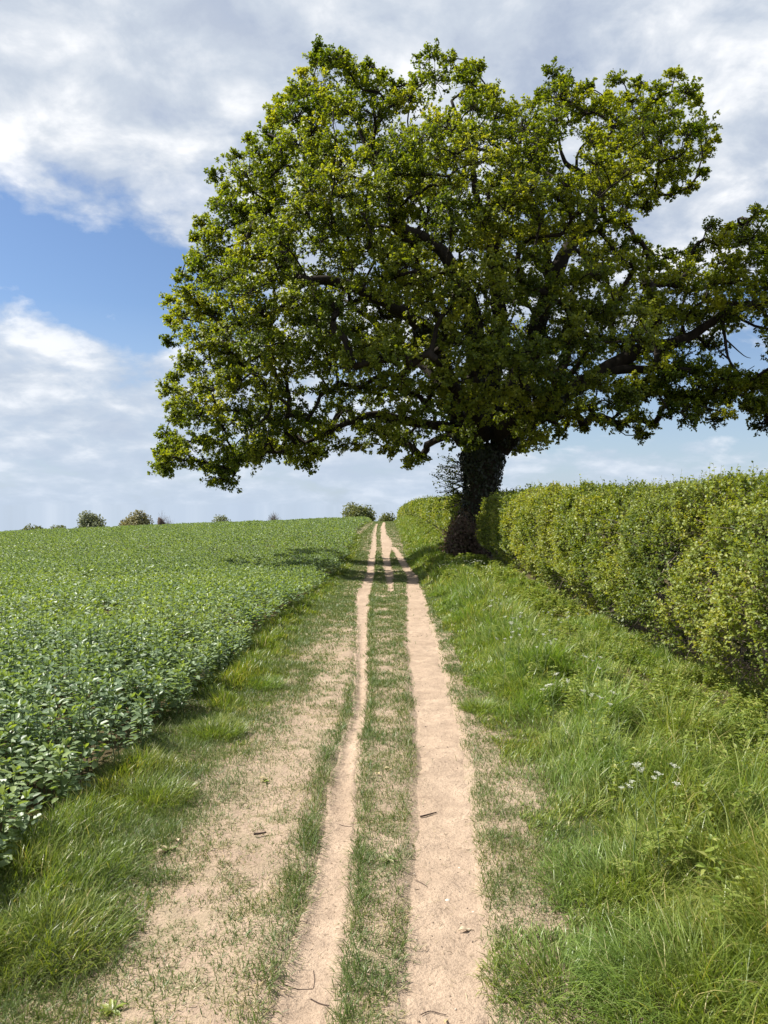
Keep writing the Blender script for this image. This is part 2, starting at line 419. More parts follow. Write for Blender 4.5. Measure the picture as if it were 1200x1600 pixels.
def short_grass():
    bag = Bag()
    for y0, y1, f in BANDS:
        x, Y = scatter(y0, y1, 23000 * f, lambda Y: crop_edge(Y) - .08, lambda Y: 1.6 + 0 * Y)
        rut = rut_mask(x, Y, .035); bare = bare_mask(x, Y)
        cl = fbm(x * 5.5, Y * 5.5, 0, 51, 3); big = fbm(x * 1.4, Y * 1.4, 0, 53, 2)
        thin = fbm(x * 3.1, Y * 2.2, 0, 57, 3)
        d = smooth(.26, .50, thin + .16) * (.55 + .45 * smooth(.3, .55, cl))
        d = d * (1 - rut) + rut * .015 * smooth(.6, .7, cl)
        d = d * (1 - bare) + bare * (.14 + .86 * smooth(.41, .50, .62 * fbm(x * 13, Y * 10, 0, 58, 2) + .38 * big + .10 * (fbm(x * 3, Y * 2, 0, 59, 2) - .35)))
        bl = np.interp(Y, BARE[:, 0], BARE[:, 1]); d = np.maximum(d, smooth(.02, .14, bl - x) * (.6 + .4 * smooth(.3, .5, cl)) * (.5 + .5 * smooth(.28, .42, thin)))
        rr_ = np.interp(Y, RIGHT_RUT[:, 0], RIGHT_RUT[:, 2]); d = np.maximum(d, (1 - rut) * smooth(.0, .10, x - rr_) * (.55 + .45 * smooth(.3, .5, cl)) * (.8 + .2 * smooth(.28, .42, thin)) * (Y < 20))
        d = np.where(x > .9, d * (1 - smooth(.95, 1.6, x) * .6), d)
        # the grassy rim beside the left rut is fuller
        lr = np.interp(Y, LEFT_RUT[:, 0], LEFT_RUT[:, 1]); ll = np.interp(Y, LEFT_RUT[:, 0], LEFT_RUT[:, 2])
        rim = np.exp(-((x - lr + .035) / .06) ** 2) * (Y < 7) + np.exp(-((x - ll - .03) / .05) ** 2) * .8
        d = np.maximum(d, np.clip(rim, 0, 1) * (1 - .75 * rut) * smooth(.3, .55, cl + .12))
        k = R.random(len(x)) < d; x, Y, cl, rim, bare = x[k], Y[k], cl[k], rim[k], bare[k]
        n = len(x); sc = np.clip(Y / 4.5, 1, 9)
        side = smooth(-.75, -1.2, x) + smooth(.75, 1.3, x)
        h = (.018 + .030 * R.random(n) + .030 * smooth(.45, .7, cl) * R.random(n) + .05 * np.clip(rim, 0, 1) * R.random(n) + .05 * side * R.random(n)) * (1 - .25 * bare)
        h *= 1 + .25 * smooth(8, 40, Y)
        w = R.uniform(.0022, .0042, n) * sc
        pos = np.stack([x, Y, height(x, Y) - .004], 1)
        dry = R.random(n) < (.20 + .32 * bare + .12 * (cl < .45) - .15 * np.clip(rim, 0, 1))
        a = np.where(dry, R.uniform(.72, 1, n), R.uniform(0, .68, n))
        bag.blades(pos, h, w, R.uniform(0, 6.283, n), np.where((R.random(n) < .35) | (a > .7), R.uniform(1.0, 1.5, n), R.uniform(.2, 1.1, n)), R.uniform(0, 1.2, n), a, 2)
    return tag(bag.build('short_grass', M['grass_short']), 'short trodden grass between and beside the bare ruts', 'grass', kind='stuff')
short_grass()

def long_grass(name, label, dens, xl, xr, hfun, seed, spread=1.0, mat='grass_long'):
    bag = Bag()
    for y0, y1, f in BANDS:
        x, Y = scatter(y0, y1, dens * f, xl, xr)
        cl = fbm(x * 2.6, Y * 2.6, 0, seed, 3); k = R.random(len(x)) < .35 + .65 * smooth(.32, .55, cl)
        k &= rut_mask(x, Y, .04) < .2
        x, Y, cl = x[k], Y[k], cl[k]; n = len(x); sc = np.clip(Y / 4.5, 1, 7)
        h = hfun(x, Y) * (.32 + 1.15 * smooth(.3, .68, cl)) * R.uniform(.45, 1.15, n)
        # neighbours lean the same way: the tufts comb over each other
        az = 6.283 * 1.6 * fbm(x * 1.7, Y * 1.7, 0, seed + 9, 2) + R.normal(0, 1.25, n)
        pos = np.stack([x, Y, height(x, Y) - .006], 1)
        a = np.where(R.random(n) < .09, R.uniform(.88, 1, n), R.uniform(0, .82, n))
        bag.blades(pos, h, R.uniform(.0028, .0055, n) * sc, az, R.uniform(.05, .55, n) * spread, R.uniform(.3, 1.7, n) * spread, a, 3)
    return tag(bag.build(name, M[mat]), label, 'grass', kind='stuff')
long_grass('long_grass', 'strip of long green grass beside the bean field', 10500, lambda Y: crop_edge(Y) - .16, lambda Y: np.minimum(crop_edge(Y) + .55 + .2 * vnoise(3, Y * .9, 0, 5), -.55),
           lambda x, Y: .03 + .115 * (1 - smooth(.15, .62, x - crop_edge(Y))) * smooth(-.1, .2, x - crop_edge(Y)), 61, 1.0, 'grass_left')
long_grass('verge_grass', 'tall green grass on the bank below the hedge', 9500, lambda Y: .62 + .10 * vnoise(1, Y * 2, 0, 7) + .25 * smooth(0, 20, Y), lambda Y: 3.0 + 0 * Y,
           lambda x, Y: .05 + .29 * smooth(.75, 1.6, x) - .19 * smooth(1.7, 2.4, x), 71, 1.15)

# ------------------------------------------------------------------ broad-leaved weeds in the verge
def verge_weeds():
    bag = Bag()
    for y0, y1, f in [(2.0, 6, 1), (6, 12, .6), (12, 24, .3), (24, 78, .10)]:
        x, Y = scatter(y0, y1, 95 * f, lambda Y: 1.15 + .2 * smooth(3, 10, Y), lambda Y: 2.95 + 0 * Y)
        k = R.random(len(x)) < smooth(.36, .55, fbm(x * 1.2, Y * 1.2, 0, 83)) * (.25 + .75 * smooth(1.1, 2.0, x)) + .15
        x, Y = x[k], Y[k]; n = len(x); sc = np.clip(Y / 8, 1, 3)
        h = R.uniform(.14, .40, n) * (.8 - .25 * smooth(1.8, 2.5, x)); z = height(x, Y)
        lean = R.normal(0, .16, (n, 2))
        A = np.stack([x, Y, z], 1); B = np.stack([x + lean[:, 0] * h, Y + lean[:, 1] * h, z + h], 1)
        bag.sticks(A, B, .0022 * sc, .0012 * sc, .5)
        lv = 7
        for q in range(lv):   # whorls of narrow leaves up the stem
            t = .25 + .75 * q / (lv - 1); c = A + (B - A) * t; az0 = R.uniform(0, 6.283, n)
            for w in range(5):
                az = az0 + w * 1.2566 + R.normal(0, .25, n)
                D = np.stack([np.cos(az), np.sin(az), R.uniform(-.3, .6, n)], 1)
                L = R.uniform(.03, .065, n) * (1.25 - .6 * t) * sc
                bag.leaves(KITE, KITE_F, c, D, np.array([0, 0, 1.]) + rand_dir(n) * .4, L, L * R.uniform(.28, .5, n), R.random(n))
    return tag(bag.build('verge_weeds', M['weed']), 'leafy weeds growing through the tall grass by the hedge', 'weeds', kind='stuff')
verge_weeds()

# ------------------------------------------------------------------ bean field
def beans():
    bag = Bag()
    UP = np.array([0, 0, 1.])
    # near plants, leaf by leaf; farther away the leaves are fewer and stand for more
    for y0, y1, dens, levels, per, sc, T, TF in [(2.6, 9.5, 62, 6, 5, 1.0, OVAL, OVAL_F), (9.5, 18, 44, 4, 4, 1.35, OVAL, OVAL_F), (18, 34, 24, 3, 4, 1.9, KITE, KITE_F), (34, 55, 13, 2, 4, 2.5, KITE, KITE_F), (55, 86, 8, 2, 4, 3.2, KITE, KITE_F)]:
        x, Y = scatter(y0, y1, dens, lambda Y: -60 + 0 * Y, lambda Y: crop_edge(Y) + .05)
        n = len(x); e = crop_edge(Y) + .05 - x
        h = (.30 + .13 * R.random(n) + .15 * (fbm(x * .8, Y * .8, 0, 91, 2) - .5) * 2) * (.78 + .22 * smooth(0, .5, e))
        z = height(x, Y); ln = R.normal(0, .10, (n, 2))
        A = np.stack([x, Y, z], 1); B = np.stack([x + ln[:, 0] * h, Y + ln[:, 1] * h, z + h], 1)
        if sc < 1.2: bag.sticks(A, B, .004, .003, .3)
        pv = R.random(n) * .4
        for q in range(levels):
            t = .30 + .66 * q / (levels - 1) if sc < 1.2 else .5 + .48 * q / (levels - 1)
            c0 = A + (B - A) * t; az0 = R.uniform(0, 6.283, n)
            for w in range(per):
                az = az0 + w * 6.283 / per + R.normal(0, .35, n)
                rad = np.stack([np.cos(az), np.sin(az), 0 * az], 1)
                c = c0 + rad * R.uniform(.01, .05, n)[:, None] * sc
                D = rad + UP * R.uniform(-.25, .75, n)[:, None]
                N = UP + rand_dir(n) * .45 - rad * .25
                L = R.uniform(.045, .075, n) * sc * (1.1 - .25 * t); W = L * R.uniform(.5, .68, n)
                bag.leaves(T, TF, c, D, N, L, W, np.clip(pv + .45 * R.random(n), 0, .85))
        for w in range(5):  # the young yellow-green head of each plant
            az = R.uniform(0, 6.283, n); D = np.stack([np.cos(az) * .6, np.sin(az) * .6, R.uniform(.5, 1.2, n)], 1)
            L = R.uniform(.03, .055, n) * sc
            bag.leaves(T, TF, B, D, np.stack([np.cos(az + 2), np.sin(az + 2), 0 * az + .6], 1), L, L * .5, R.uniform(.65, 1, n) * (1 if sc < 1.5 else .72))
    return tag(bag.build('bean_crop', M['bean']), 'field of young green broad beans beside the path', 'crop', kind='stuff')
beans()

# ------------------------------------------------------------------ hedges
def hedge(name, label, xf, topf, y0, y1, dens, leaf, depth, seed, dark_from=None):
    """a clipped hedge: leafy shoots over a bumpy skin, twigs and leaves coloured dark as inner shade inside"""
    org = np.array([float(xf(np.array([(y0 + y1) / 2]))[0]) + depth / 2, (y0 + y1) / 2, float(base_h(3, (y0 + y1) / 2))])
    root = thing(name, label, 'hedge', org)
    def surf(Y, s):
        """s runs 0..1 up the path side, 1..1.6 over the top, 1.6..2 a little way down the back"""
        xb = xf(Y); zt = topf(Y); zb = base_h(xb, Y) - .02
        # both ends are rounded
        e = np.minimum(Y - y0, y1 - Y); rnd = 1 - .5 * (1 - np.clip(e / .8, 0, 1)) ** 2
        H = (zt - zb) * (1 - .16 * (1 - np.clip(e / .9, 0, 1)) ** 2); dp = depth * rnd; xm = xb + depth / 2
        c = .22
        a = np.clip(s, 0, 1); z = zb + H * a; x = xm - dp / 2 - .10 * np.sin(a * 3.0) + .34 * (1 - smooth(.0, .42, a))
        x = x + c * smooth(.84, 1.0, a) ** 2; z = z - c * .2 * smooth(.9, 1, a)
        t = np.clip((s - 1) / .6, 0, 1); x = np.where(s > 1, xm - dp / 2 + c + (dp - 2 * c) * t, x); z = np.where(s > 1, zb + H - c * .2 + .06 * np.sin(t * math.pi), z)
        u = np.clip((s - 1.6) / .4, 0, 1); x = np.where(s > 1.6, xm + dp / 2 - c + c * np.sin(u * 1.57), x); z = np.where(s > 1.6, zb + H - c * .2 - H * .6 * u, z)
        nx_ = np.where(s < .84, -1., np.where(s < 1.0, -.75, np.where(s < 1.6, -.05, 1.))); nz = np.where(s < .84, .12, np.where(s < 1.0, .65, np.where(s < 1.6, 1., .2)))
        N = np.stack([nx_, 0 * nx_, nz], 1)
        ed = (1 - np.clip(e / .8, 0, 1)) * np.where(Y - y0 < y1 - Y, -1, 1); N[:, 1] += ed * 1.2
        return np.stack([x, Y, z], 1), unit(N)
    fol, core, tw = Bag(), Bag(), Bag()
    for b0, b1, f, ls in dens:
        L_ = b1 - b0; n = int(f * L_ * 5.6)
        Y = R.uniform(b0, b1, n); s = R.uniform(0, 1.85, n); s = np.where(R.random(n) < .15, R.uniform(.9, 1.2, n), s)
        p, N = surf(Y, s)
        bump = (fbm(p[:, 0] * 1.6, p[:, 1] * 1.6, p[:, 2] * 1.6, seed) - .5) * .46 + (vnoise(p[:, 0] * 5, p[:, 1] * 5, p[:, 2] * 5, seed + 3) - .5) * .22
        hole = fbm(p[:, 0] * 2.3, p[:, 1] * 2.3, p[:, 2] * 2.3, seed + 7)
        thick = smooth(.34, .50, hole + .22 * smooth(.1, .6, s)) * (.35 + .65 * smooth(.02, .35, s))
        thick = thick * (1 - .92 * np.exp(-((Y - 7.05) / .32) ** 2 - ((s - .30) / .26) ** 2)) * (1 - .75 * np.exp(-((Y - 6.2) / .3) ** 2 - ((s - .12) / .16) ** 2))
        k = R.random(n) < thick; p, N, bump, Y, s = p[k], N[k], bump[k], Y[k], s[k]; n = len(p)
        p = p + N * (bump - R.exponential(.05, n) + .04 * (s < .4))[:, None]
        # a shoot: a few leaves along a short sprig pointing out and up
        dr = unit(N + np.array([0, 0, .55]) + rand_dir(n) * .75); ln = R.uniform(.04, .11, n) * (1 + (s > .9) * (R.random(n) < .06) * 1.0) * (ls / .035) ** .6
        tw.sticks(p - dr * .03, p + dr * ln[:, None], .0016 * ls / .035, .0009 * ls / .035, 0)
        sv = np.clip(R.normal(.42, .16, n) + 1.7 * (fbm(p[:, 0] * .9, p[:, 1] * .9, p[:, 2] * .9, seed + 21) - .5), 0, .8)
        for q in range(6):
            t = q / 5; az = rand_dir(n); D = unit(dr * (.35 + .5 * t) + az * .8)
            L = R.uniform(.75, 1.25, n) * ls * (1.05 - .35 * t)
            fol.leaves(LOBED if ls < .04 else KITE, LOBED_F if ls < .04 else KITE_F, p + dr * (ln * (t - .1))[:, None], D, unit(N * .5 + np.array([0, 0, .7]) + rand_dir(n) * .6), L, L * R.uniform(.65, .95, n), np.clip(sv + R.normal(0, .10, n) + .22 * t * (R.random(n) < .4), 0, np.where(R.random(n) < .04, 1, .94)))
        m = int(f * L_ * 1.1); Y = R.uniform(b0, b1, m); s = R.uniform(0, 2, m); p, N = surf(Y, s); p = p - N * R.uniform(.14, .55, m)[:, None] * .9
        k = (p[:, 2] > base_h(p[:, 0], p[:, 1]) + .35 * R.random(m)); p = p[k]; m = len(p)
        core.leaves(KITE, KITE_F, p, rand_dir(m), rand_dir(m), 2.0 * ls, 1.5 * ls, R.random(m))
        # bare stems from the ground and cut twigs behind the leaves
        m = int(14 * L_); Y = R.uniform(b0, b1, m); x = xf(Y) + R.uniform(.25, depth - .25, m); z = base_h(x, Y)
        A = np.stack([x, Y, z - .03], 1); B = A + np.stack([R.normal(-.12, .2, m), R.normal(0, .22, m), R.uniform(.6, 1.2, m)], 1)
        tw.sticks(A, B, R.uniform(.008, .022, m), .006, 0)
        m = int(170 * L_ * min(1, .035 / ls * 1.3)); Y = R.uniform(b0, b1, m); s = R.uniform(.02, 1, m) ** 1.4; p, N = surf(Y, s); p = p - N * R.uniform(.03, .22, m)[:, None]
        tw.sticks(p, p + unit(rand_dir(m) + N * .4 + np.array([0, 0, -.1])) * R.uniform(.06, .3, m)[:, None], R.uniform(.002, .0045, m), .0012, 0)
    fol.build('foliage', M['hedge'], root, origin=org); core.build('inner_foliage', M['hedge_shade'], root, origin=org); tw.build('stems', M['twig'], root, origin=org)
    return root

hedge('hawthorn_hedge', 'long clipped yellow-green hedge in the foreground along the grass bank', lambda Y: 2.50 + .027 * np.asarray(Y), lambda Y: np.interp(Y, [0, 6, 10, 14, 25], [1.60, 1.65, 1.70, 1.78, 1.88]) + (vnoise(0, Y * .7, 0, 3) - .5) * .12,
      3.2, 24.6, [(3.2, 6, 620, .034), (6, 9, 560, .036), (9, 15, 330, .048), (15, 24.6, 190, .065)], .035, 1.45, 101)
hedge('hawthorn_hedge', 'distant stretch of clipped hedge beyond the oak trunk', lambda Y: np.interp(Y, [28, 45, 60, 80, 92], [2.95, 3.0, 2.85, 2.15, 1.7]), lambda Y: np.interp(Y, [28, 45, 70, 82, 92], [1.80, 1.82, 1.88, 1.5, .9]) + (vnoise(0, Y * .5, 0, 13) - .5) * .14,
      27.8, 90, [(27.8, 45, 80, .10), (45, 90, 42, .15)], .1, 1.6, 131)

# ------------------------------------------------------------------ the oak
OUT = [(232,720),(255,757),(300,722),(342,768),(375,745),(395,720),(440,730),(470,737),(490,702),(530,706),(600,716),(640,742),(690,737),(722,705),(760,700),(800,706),(830,732),(870,700),(930,672),(990,690),(1050,702),(1040,650),(1100,642),(1150,632),(1180,662),(1260,660),(1330,560),(1320,430),(1250,330),(1195,308),(1140,345),(1100,342),(1078,372),(1020,382),(990,352),(1040,322),(1085,310),(1112,270),(1122,210),(1112,150),(1082,110),(1050,105),(1020,138),(980,108),(950,105),(932,142),(900,122),(870,98),(835,103),(825,142),(800,152),(780,122),(760,93),(720,92),(690,72),(660,74),(640,102),(622,132),(590,100),(550,74),(500,67),(465,90),(455,125),(415,140),(405,200),(365,203),(328,250),(330,290),(285,370),(268,430),(253,480),(250,530),(265,570),(245,600),(256,640)]
GAPS = [(885, 252, 20), (700, 150, 9), (1168, 545, 30), (880, 400, 8), (615, 200, 8), (480, 395, 11), (455, 290, 9), (490, 600, 10), (660, 180, 8), (1000, 640, 10), (760, 660, 16), (700, 700, 14), (300, 690, 12)]
TY = 27.0
def inpoly(px, py):
    px = np.asarray(px, float); py = np.asarray(py, float); r = np.zeros(px.shape, bool); n = len(OUT)
    for i in range(n):
        (x1, y1), (x2, y2) = OUT[i], OUT[(i + 1) % n]
        c = (y1 > py) != (y2 > py); r ^= c & (px < (x2 - x1) * (py - y1) / (y2 - y1 + 1e-9) + x1)
    return r
_pts = []
for i in range(len(OUT)):
    a, b = np.array(OUT[i], float), np.array(OUT[(i + 1) % len(OUT)], float)
    m = max(2, int(np.linalg.norm(b - a) / 6)); _pts.append(a + (b - a) * np.linspace(0, 1, m, endpoint=False)[:, None])
_pts = np.concatenate(_pts)
def edge_dist(px, py):
    q = np.stack([px, py], -1); return np.min(np.linalg.norm(q[:, None, :] - _pts[None], axis=2), axis=1)

# limbs as seen: (photo x, photo y, metres nearer(-) or farther(+) than the trunk, radius in m)
LIMBS = {
 'left_low': [(722,690,0,.42),(700,668,-.5,.34),(640,660,-1.6,.24),(575,652,-2.4,.19),(510,676,-2.7,.12),(440,706,-2.8,.075),(385,700,-2.8,.035)],
 'left_long': [(728,690,0,.5),(712,640,-.4,.42),(690,575,-1.0,.36),(660,512,-1.5,.31),(617,480,-1.8,.27),(583,462,-2,.24),(521,441,-2.4,.20),(467,450,-2.8,.16),(433,487,-3.0,.12),(387,499,-3.2,.08),(330,520,-3.2,.05)],
 'centre': [(738,690,0,.55),(742,620,.3,.46),(745,540,.2,.40),(728,460,-.2,.34),(696,406,-.6,.29),(671,378,-.8,.25),(637,365,-1.0,.22),(617,336,-1.1,.18),(600,290,-1.2,.14),(575,235,-1.2,.10),(545,165,-1.2,.06)],
 'upright': [(755,680,.2,.5),(770,590,.8,.42),(778,500,1.0,.36),(772,420,1.0,.30),(766,360,1.1,.24),(745,320,1.2,.18),(735,250,1.3,.12),(705,160,1.3,.07)],
 'upper_right': [(778,690,0,.52),(800,650,.2,.48),(828,560,.6,.42),(850,480,.8,.38),(880,400,1.0,.33),(908,362,1.0,.28),(934,306,1.0,.22),(960,284,1.0,.17),(1002,250,1.1,.12),(1040,205,1.1,.07)],
 'fork': [(934,306,1,.16),(912,277,.9,.13),(884,257,.8,.11),(874,225,.7,.07),(868,170,.7,.04)],
 'inner': [(860,440,.9,.22),(845,350,.4,.17),(828,318,.2,.14),(810,270,0,.10),(815,190,0,.06)],
 'right': [(780,700,0,.5),(812,667,-.4,.44),(856,640,-.8,.40),(897,608,-1.0,.36),(943,580,-1.2,.32),(998,548,-1.4,.28),(1048,538,-1.5,.24),(1090,520,-1.6,.20),(1126,492,-1.7,.16),(1142,474,-1.7,.12),(1178,479,-1.7,.09),(1240,450,-1.6,.06)],
 'right_low': [(943,580,-1.2,.22),(1010,576,-1.8,.15),(1076,580,-2.2,.11),(1108,606,-2.4,.085),(1150,616,-2.5,.06),(1200,642,-2.5,.03)],
 'toward': [(752,680,-.4,.4),(735,640,-2.2,.30),(705,600,-4.2,.20),(688,575,-5.6,.12),(680,560,-6.6,.06)],
 'away': [(760,670,.5,.4),(800,590,2.5,.30),(840,500,4.5,.20),(860,420,6.2,.10)],
 'away_left': [(735,670,.5,.36),(680,590,2.4,.28),(600,520,4.2,.18),(540,470,5.4,.08)],
 'toward_right': [(776,680,-.4,.36),(830,640,-2.4,.26),(880,600,-4.2,.16),(910,560,-5.4,.08)],
}
def P2(px, py, d):
    return P(px, py, TY + d)
def spline(pts, n):
    pts = np.asarray(pts, float); t = np.linspace(0, len(pts) - 1, n); o = []
    for u in t:
        i = min(int(u), len(pts) - 2); f = u - i
        p0, p1, p2, p3 = pts[max(i - 1, 0)], pts[i], pts[i + 1], pts[min(i + 2, len(pts) - 1)]
        o.append(.5 * ((2 * p1) + (-p0 + p2) * f + (2 * p0 - 5 * p1 + 4 * p2 - p3) * f ** 2 + (-p0 + 3 * p1 - 3 * p2 + p3) * f ** 3))
    return np.array(o)

oak_base = np.array([3.25, TY, float(base_h(3.25, TY)) - .1])
oak = thing('oak_tree', 'huge spreading oak in fresh leaf rising from the hedge', 'tree', oak_base)
tb = Bag()
tp = spline(np.array([[*(oak_base), .74], [*P2(744, 830, 0), .62], [*P2(749, 784, 0), .56], [*P2(752, 750, 0), .60], [*P2(754, 725, 0), .70], [*P2(753, 708, 0), .70], [*P2(752, 694, 0), .42]]), 40)
tb.tube(tp[:, :3], tp[:, 3], 40, True, .16, 3)
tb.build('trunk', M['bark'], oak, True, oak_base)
nodes, npar, nrad = [], [], []
def addnode(p, par, r): nodes.append(p); npar.append(par); nrad.append(r); return len(nodes) - 1
root_i = addnode(np.array([*P2(752, 700, 0)]), -1, .8)
for nm, rows in LIMBS.items():
    q = np.array([[*P2(a, b, c), r * (.60 if nm == 'left_low' else .78)] for a, b, c, r in rows]); q = spline(q, 6 * (len(q) - 1) + 1)
    amp = .12 * np.sin(np.linspace(0, math.pi, len(q)))
    q[:, :3] += np.stack([fbm(q[:, 2] * 1.1, q[:, 0], k * 7 + .5, 200 + len(nodes)) - .5 for k in range(3)], 1) * amp[:, None] * 3
    lb = Bag(); lb.tube(q[:, :3], q[:, 3], 14, True, .20, 5 + len(nodes)); lb.build('limb', M['bark'], oak, True, oak_base)
    par = root_i
    if nm in ('fork', 'inner', 'right_low'):
        par = int(np.argmin(np.linalg.norm(np.array(nodes) - q[0, :3], axis=1)))
    for i in range(len(q)):
        if i < 4 and nm not in ('fork', 'inner', 'right_low'): continue
        par = addnode(q[i, :3], par, q[i, 3])
n_limb = len(nodes)

# leaf clumps: all through the crown's depth, crowded towards its skin
sites = []
cand = np.stack([R.uniform(225, 1335, 26000), R.uniform(62, 770, 26000)], 1)
cand = cand[inpoly(cand[:, 0], cand[:, 1])]; ed = edge_dist(cand[:, 0], cand[:, 1])
cand, ed = cand[ed > 13], ed[ed > 13]
for (gx_, gy_, gr) in GAPS:
    k = np.hypot(cand[:, 0] - gx_, cand[:, 1] - gy_) > gr + 20; cand, ed = cand[k], ed[k]
taken = np.zeros((0, 2))
for c, e in zip(cand, ed):
    sp = 23 if e < 45 else 27
    if len(taken) and np.min(np.hypot(taken[:, 0] - c[0], taken[:, 1] - c[1])) < sp: continue
    taken = np.vstack([taken, c]); T_ = 7.2 * math.sqrt(max(0, 1 - (1 - min(e, 230) / 230) ** 2)) * (1 if c[1] > 200 else .8)
    if c[0] > 1000: T_ *= .55
    k = 1 if e < 26 else (2 if e < 75 else 3)
    if c[1] > 560: k = min(k, 2)
    for j in range(k):
        u = R.uniform(-1, 1) if k == 1 else (-1 + 2 * j / (k - 1)) * R.uniform(.55, 1) + R.normal(0, .1)
        sites.append((c[0] + R.normal(0, 4), c[1] + R.normal(0, 4), float(np.clip(u, -1, 1)) * T_, min(e, 44)))
for k in range(30):   # foliage hanging along the low left limb
    fx = 250 + k * 9.5 + R.normal(0, 5); sites.append((fx, np.interp(fx, [235, 260, 300, 345, 380, 440, 480, 540], [712, 735, 706, 745, 728, 708, 712, 690]) - 6 + R.normal(0, 14), float(R.uniform(-3.8, -1.8)), 26))
for k in range(44):   # and along the low right limbs to the edge of the view
    fx = 985 + k * 6.4 + R.normal(0, 6); sites.append((fx, np.interp(fx, [985, 1040, 1100, 1150, 1200, 1270], [600, 605, 610, 618, 640, 640]) + R.normal(2, 24), float(R.uniform(-3.2, -1.0)), 24))
def near_limb(x, y, d):
    for nm in ('left_long', 'centre', 'upper_right', 'right', 'left_low', 'upright', 'fork'):
        q = np.array([r[:3] for r in LIMBS[nm]][2:])
        for a_, b_ in zip(q[:-1], q[1:]):
            t = np.clip(np.dot([x - a_[0], y - a_[1]], (b_ - a_)[:2]) / np.dot((b_ - a_)[:2], (b_ - a_)[:2]), 0, 1); c_ = a_ + (b_ - a_) * t
            if math.hypot(x - c_[0], y - c_[1]) < 25 and d < c_[2] + .3: return True
    return False
sites = [q for q in sites if not (near_limb(*q[:3]) and R.random() < .42)]
cl_pos = np.array([P2(a, b, d) for a, b, d, e in sites]); cl_rad = np.array([max(.42, min(.92, e / 44.4 * 1.0)) for *_, e in sites]) * R.uniform(.60, .95, len(sites))
order = np.argsort(np.linalg.norm(cl_pos - nodes[root_i], axis=1))
crotch = nodes[root_i]; lines = []
for i in order:
    c = cl_pos[i]; A = np.array(nodes); dist = np.linalg.norm(A - c, axis=1)
    dc = np.linalg.norm(c - crotch); dn = np.linalg.norm(A - crotch, axis=1)
    cost = dist + np.where(dn > dc * 1.02, 2.5, 0) + .12 * dn
    j = int(np.argmin(cost)); a = A[j]; L = np.linalg.norm(c - a); m = max(3, int(L / .35) + 1)
    t = np.linspace(0, 1, m + 1)[1:]
    mid = np.array([0, 0, .12 * L]) + R.normal(0, .10 * L, 3)
    pts = a + (c - a) * t[:, None] + mid * (np.sin(t * math.pi))[:, None] + np.cumsum(R.normal(0, .028 * L ** .5, (m, 3)), 0) * np.sin(t * math.pi)[:, None] * 1.5
    par, idx = j, [j]
    for p in pts: par = addnode(p, par, 0); idx.append(par)
    lines.append(idx)
cnt = np.zeros(len(nodes))
for idx in lines: cnt[idx[-1]] += 1
for i in range(len(nodes) - 1, -1, -1):
    if npar[i] >= 0: cnt[npar[i]] += cnt[i]
bb = Bag(); NA = np.array(nodes)
for idx in lines:
    r = np.minimum(.0155 * np.sqrt(np.maximum(cnt[idx], 1)) + .004, .14); r[0] = min(r[0], r[1] * 1.35)
    bb.tube(NA[idx], r, 5, True)
lf, twb = Bag(), Bag()
for i in range(len(sites)):
    c, rd = cl_pos[i], cl_rad[i]; out = unit(c - (crotch + np.array([0, 0, 2.0])))
    nt = int(15 + 15 * rd); d = rand_dir(nt) * np.array([1, 1, .75]) + out * .25 + np.array([0, 0, .12])
    tip = c + unit(d) * (rd * R.uniform(.35, 1.08, nt) )[:, None] * np.array([1, 1, .85])
    st = c + (tip - c) * R.uniform(0, .3, nt)[:, None] - out * .1 * rd
    mid = (st + tip) / 2 + R.normal(0, .06, (nt, 3))
    twb.sticks(st, mid, .011, .008); twb.sticks(mid, tip, .008, .004)
    # along each twig, rosettes of leaves
    sv = np.clip(R.normal(.36, .17), .02, .8) + (.2 if R.random() < .18 else 0)
    for q, (tt, nl) in enumerate(((1.0, 16), (.62, 9))):
        ctr = np.repeat(mid + (tip - mid) * (tt * 2 - 1 if tt > .6 else tt), nl, 0) if tt == 1.0 else np.repeat(mid + (tip - mid) * .3, nl, 0)
        td = np.repeat(unit(tip - st), nl, 0); m = len(ctr)
        D = unit(rand_dir(m) + td * .7 + np.array([0, 0, -.15]))
        N = unit(np.array([0, 0, .7]) + rand_dir(m) * .65 + out * .75)
        L = R.uniform(.062, .108, m); a = np.clip(sv + .25 * (q == 0) * R.random(m) + R.normal(0, .12, m), 0, 1)
        lf.leaves(KITE, KITE_F, ctr + rand_dir(m) * R.uniform(0, .10, m)[:, None], D, N, L, L * R.uniform(.7, .95, m), a)
bb.build('branches', M['bark'], oak, True, oak_base)
twb.build('twigs', M['bark'], oak, False, oak_base)
lf.build('crown', M['oak'], oak, False, oak_base)
# bare dead branch hanging from the right limb
db = Bag()
for rows in ([(1126,492,-1.7,.07),(1132,530,-1.9,.05),(1138,562,-2,.038),(1158,585,-2,.028),(1184,590,-2,.014)], [(1138,562,-2,.03),(1120,545,-2.1,.02),(1108,520,-2.1,.010)], [(1158,585,-2,.02),(1178,572,-2,.010)], [(1132,530,-1.9,.03),(1160,555,-1.8,.015),(1172,560,-1.8,.008)], [(1178,479,-1.7,.05),(1205,500,-1.8,.02)]):
    q = spline(np.array([[*P2(a, b, c), r] for a, b, c, r in rows]), 14); db.tube(q[:, :3], q[:, 3], 6, True, .1)
db.build('dead_branch', M['bark'], oak, True, oak_base)
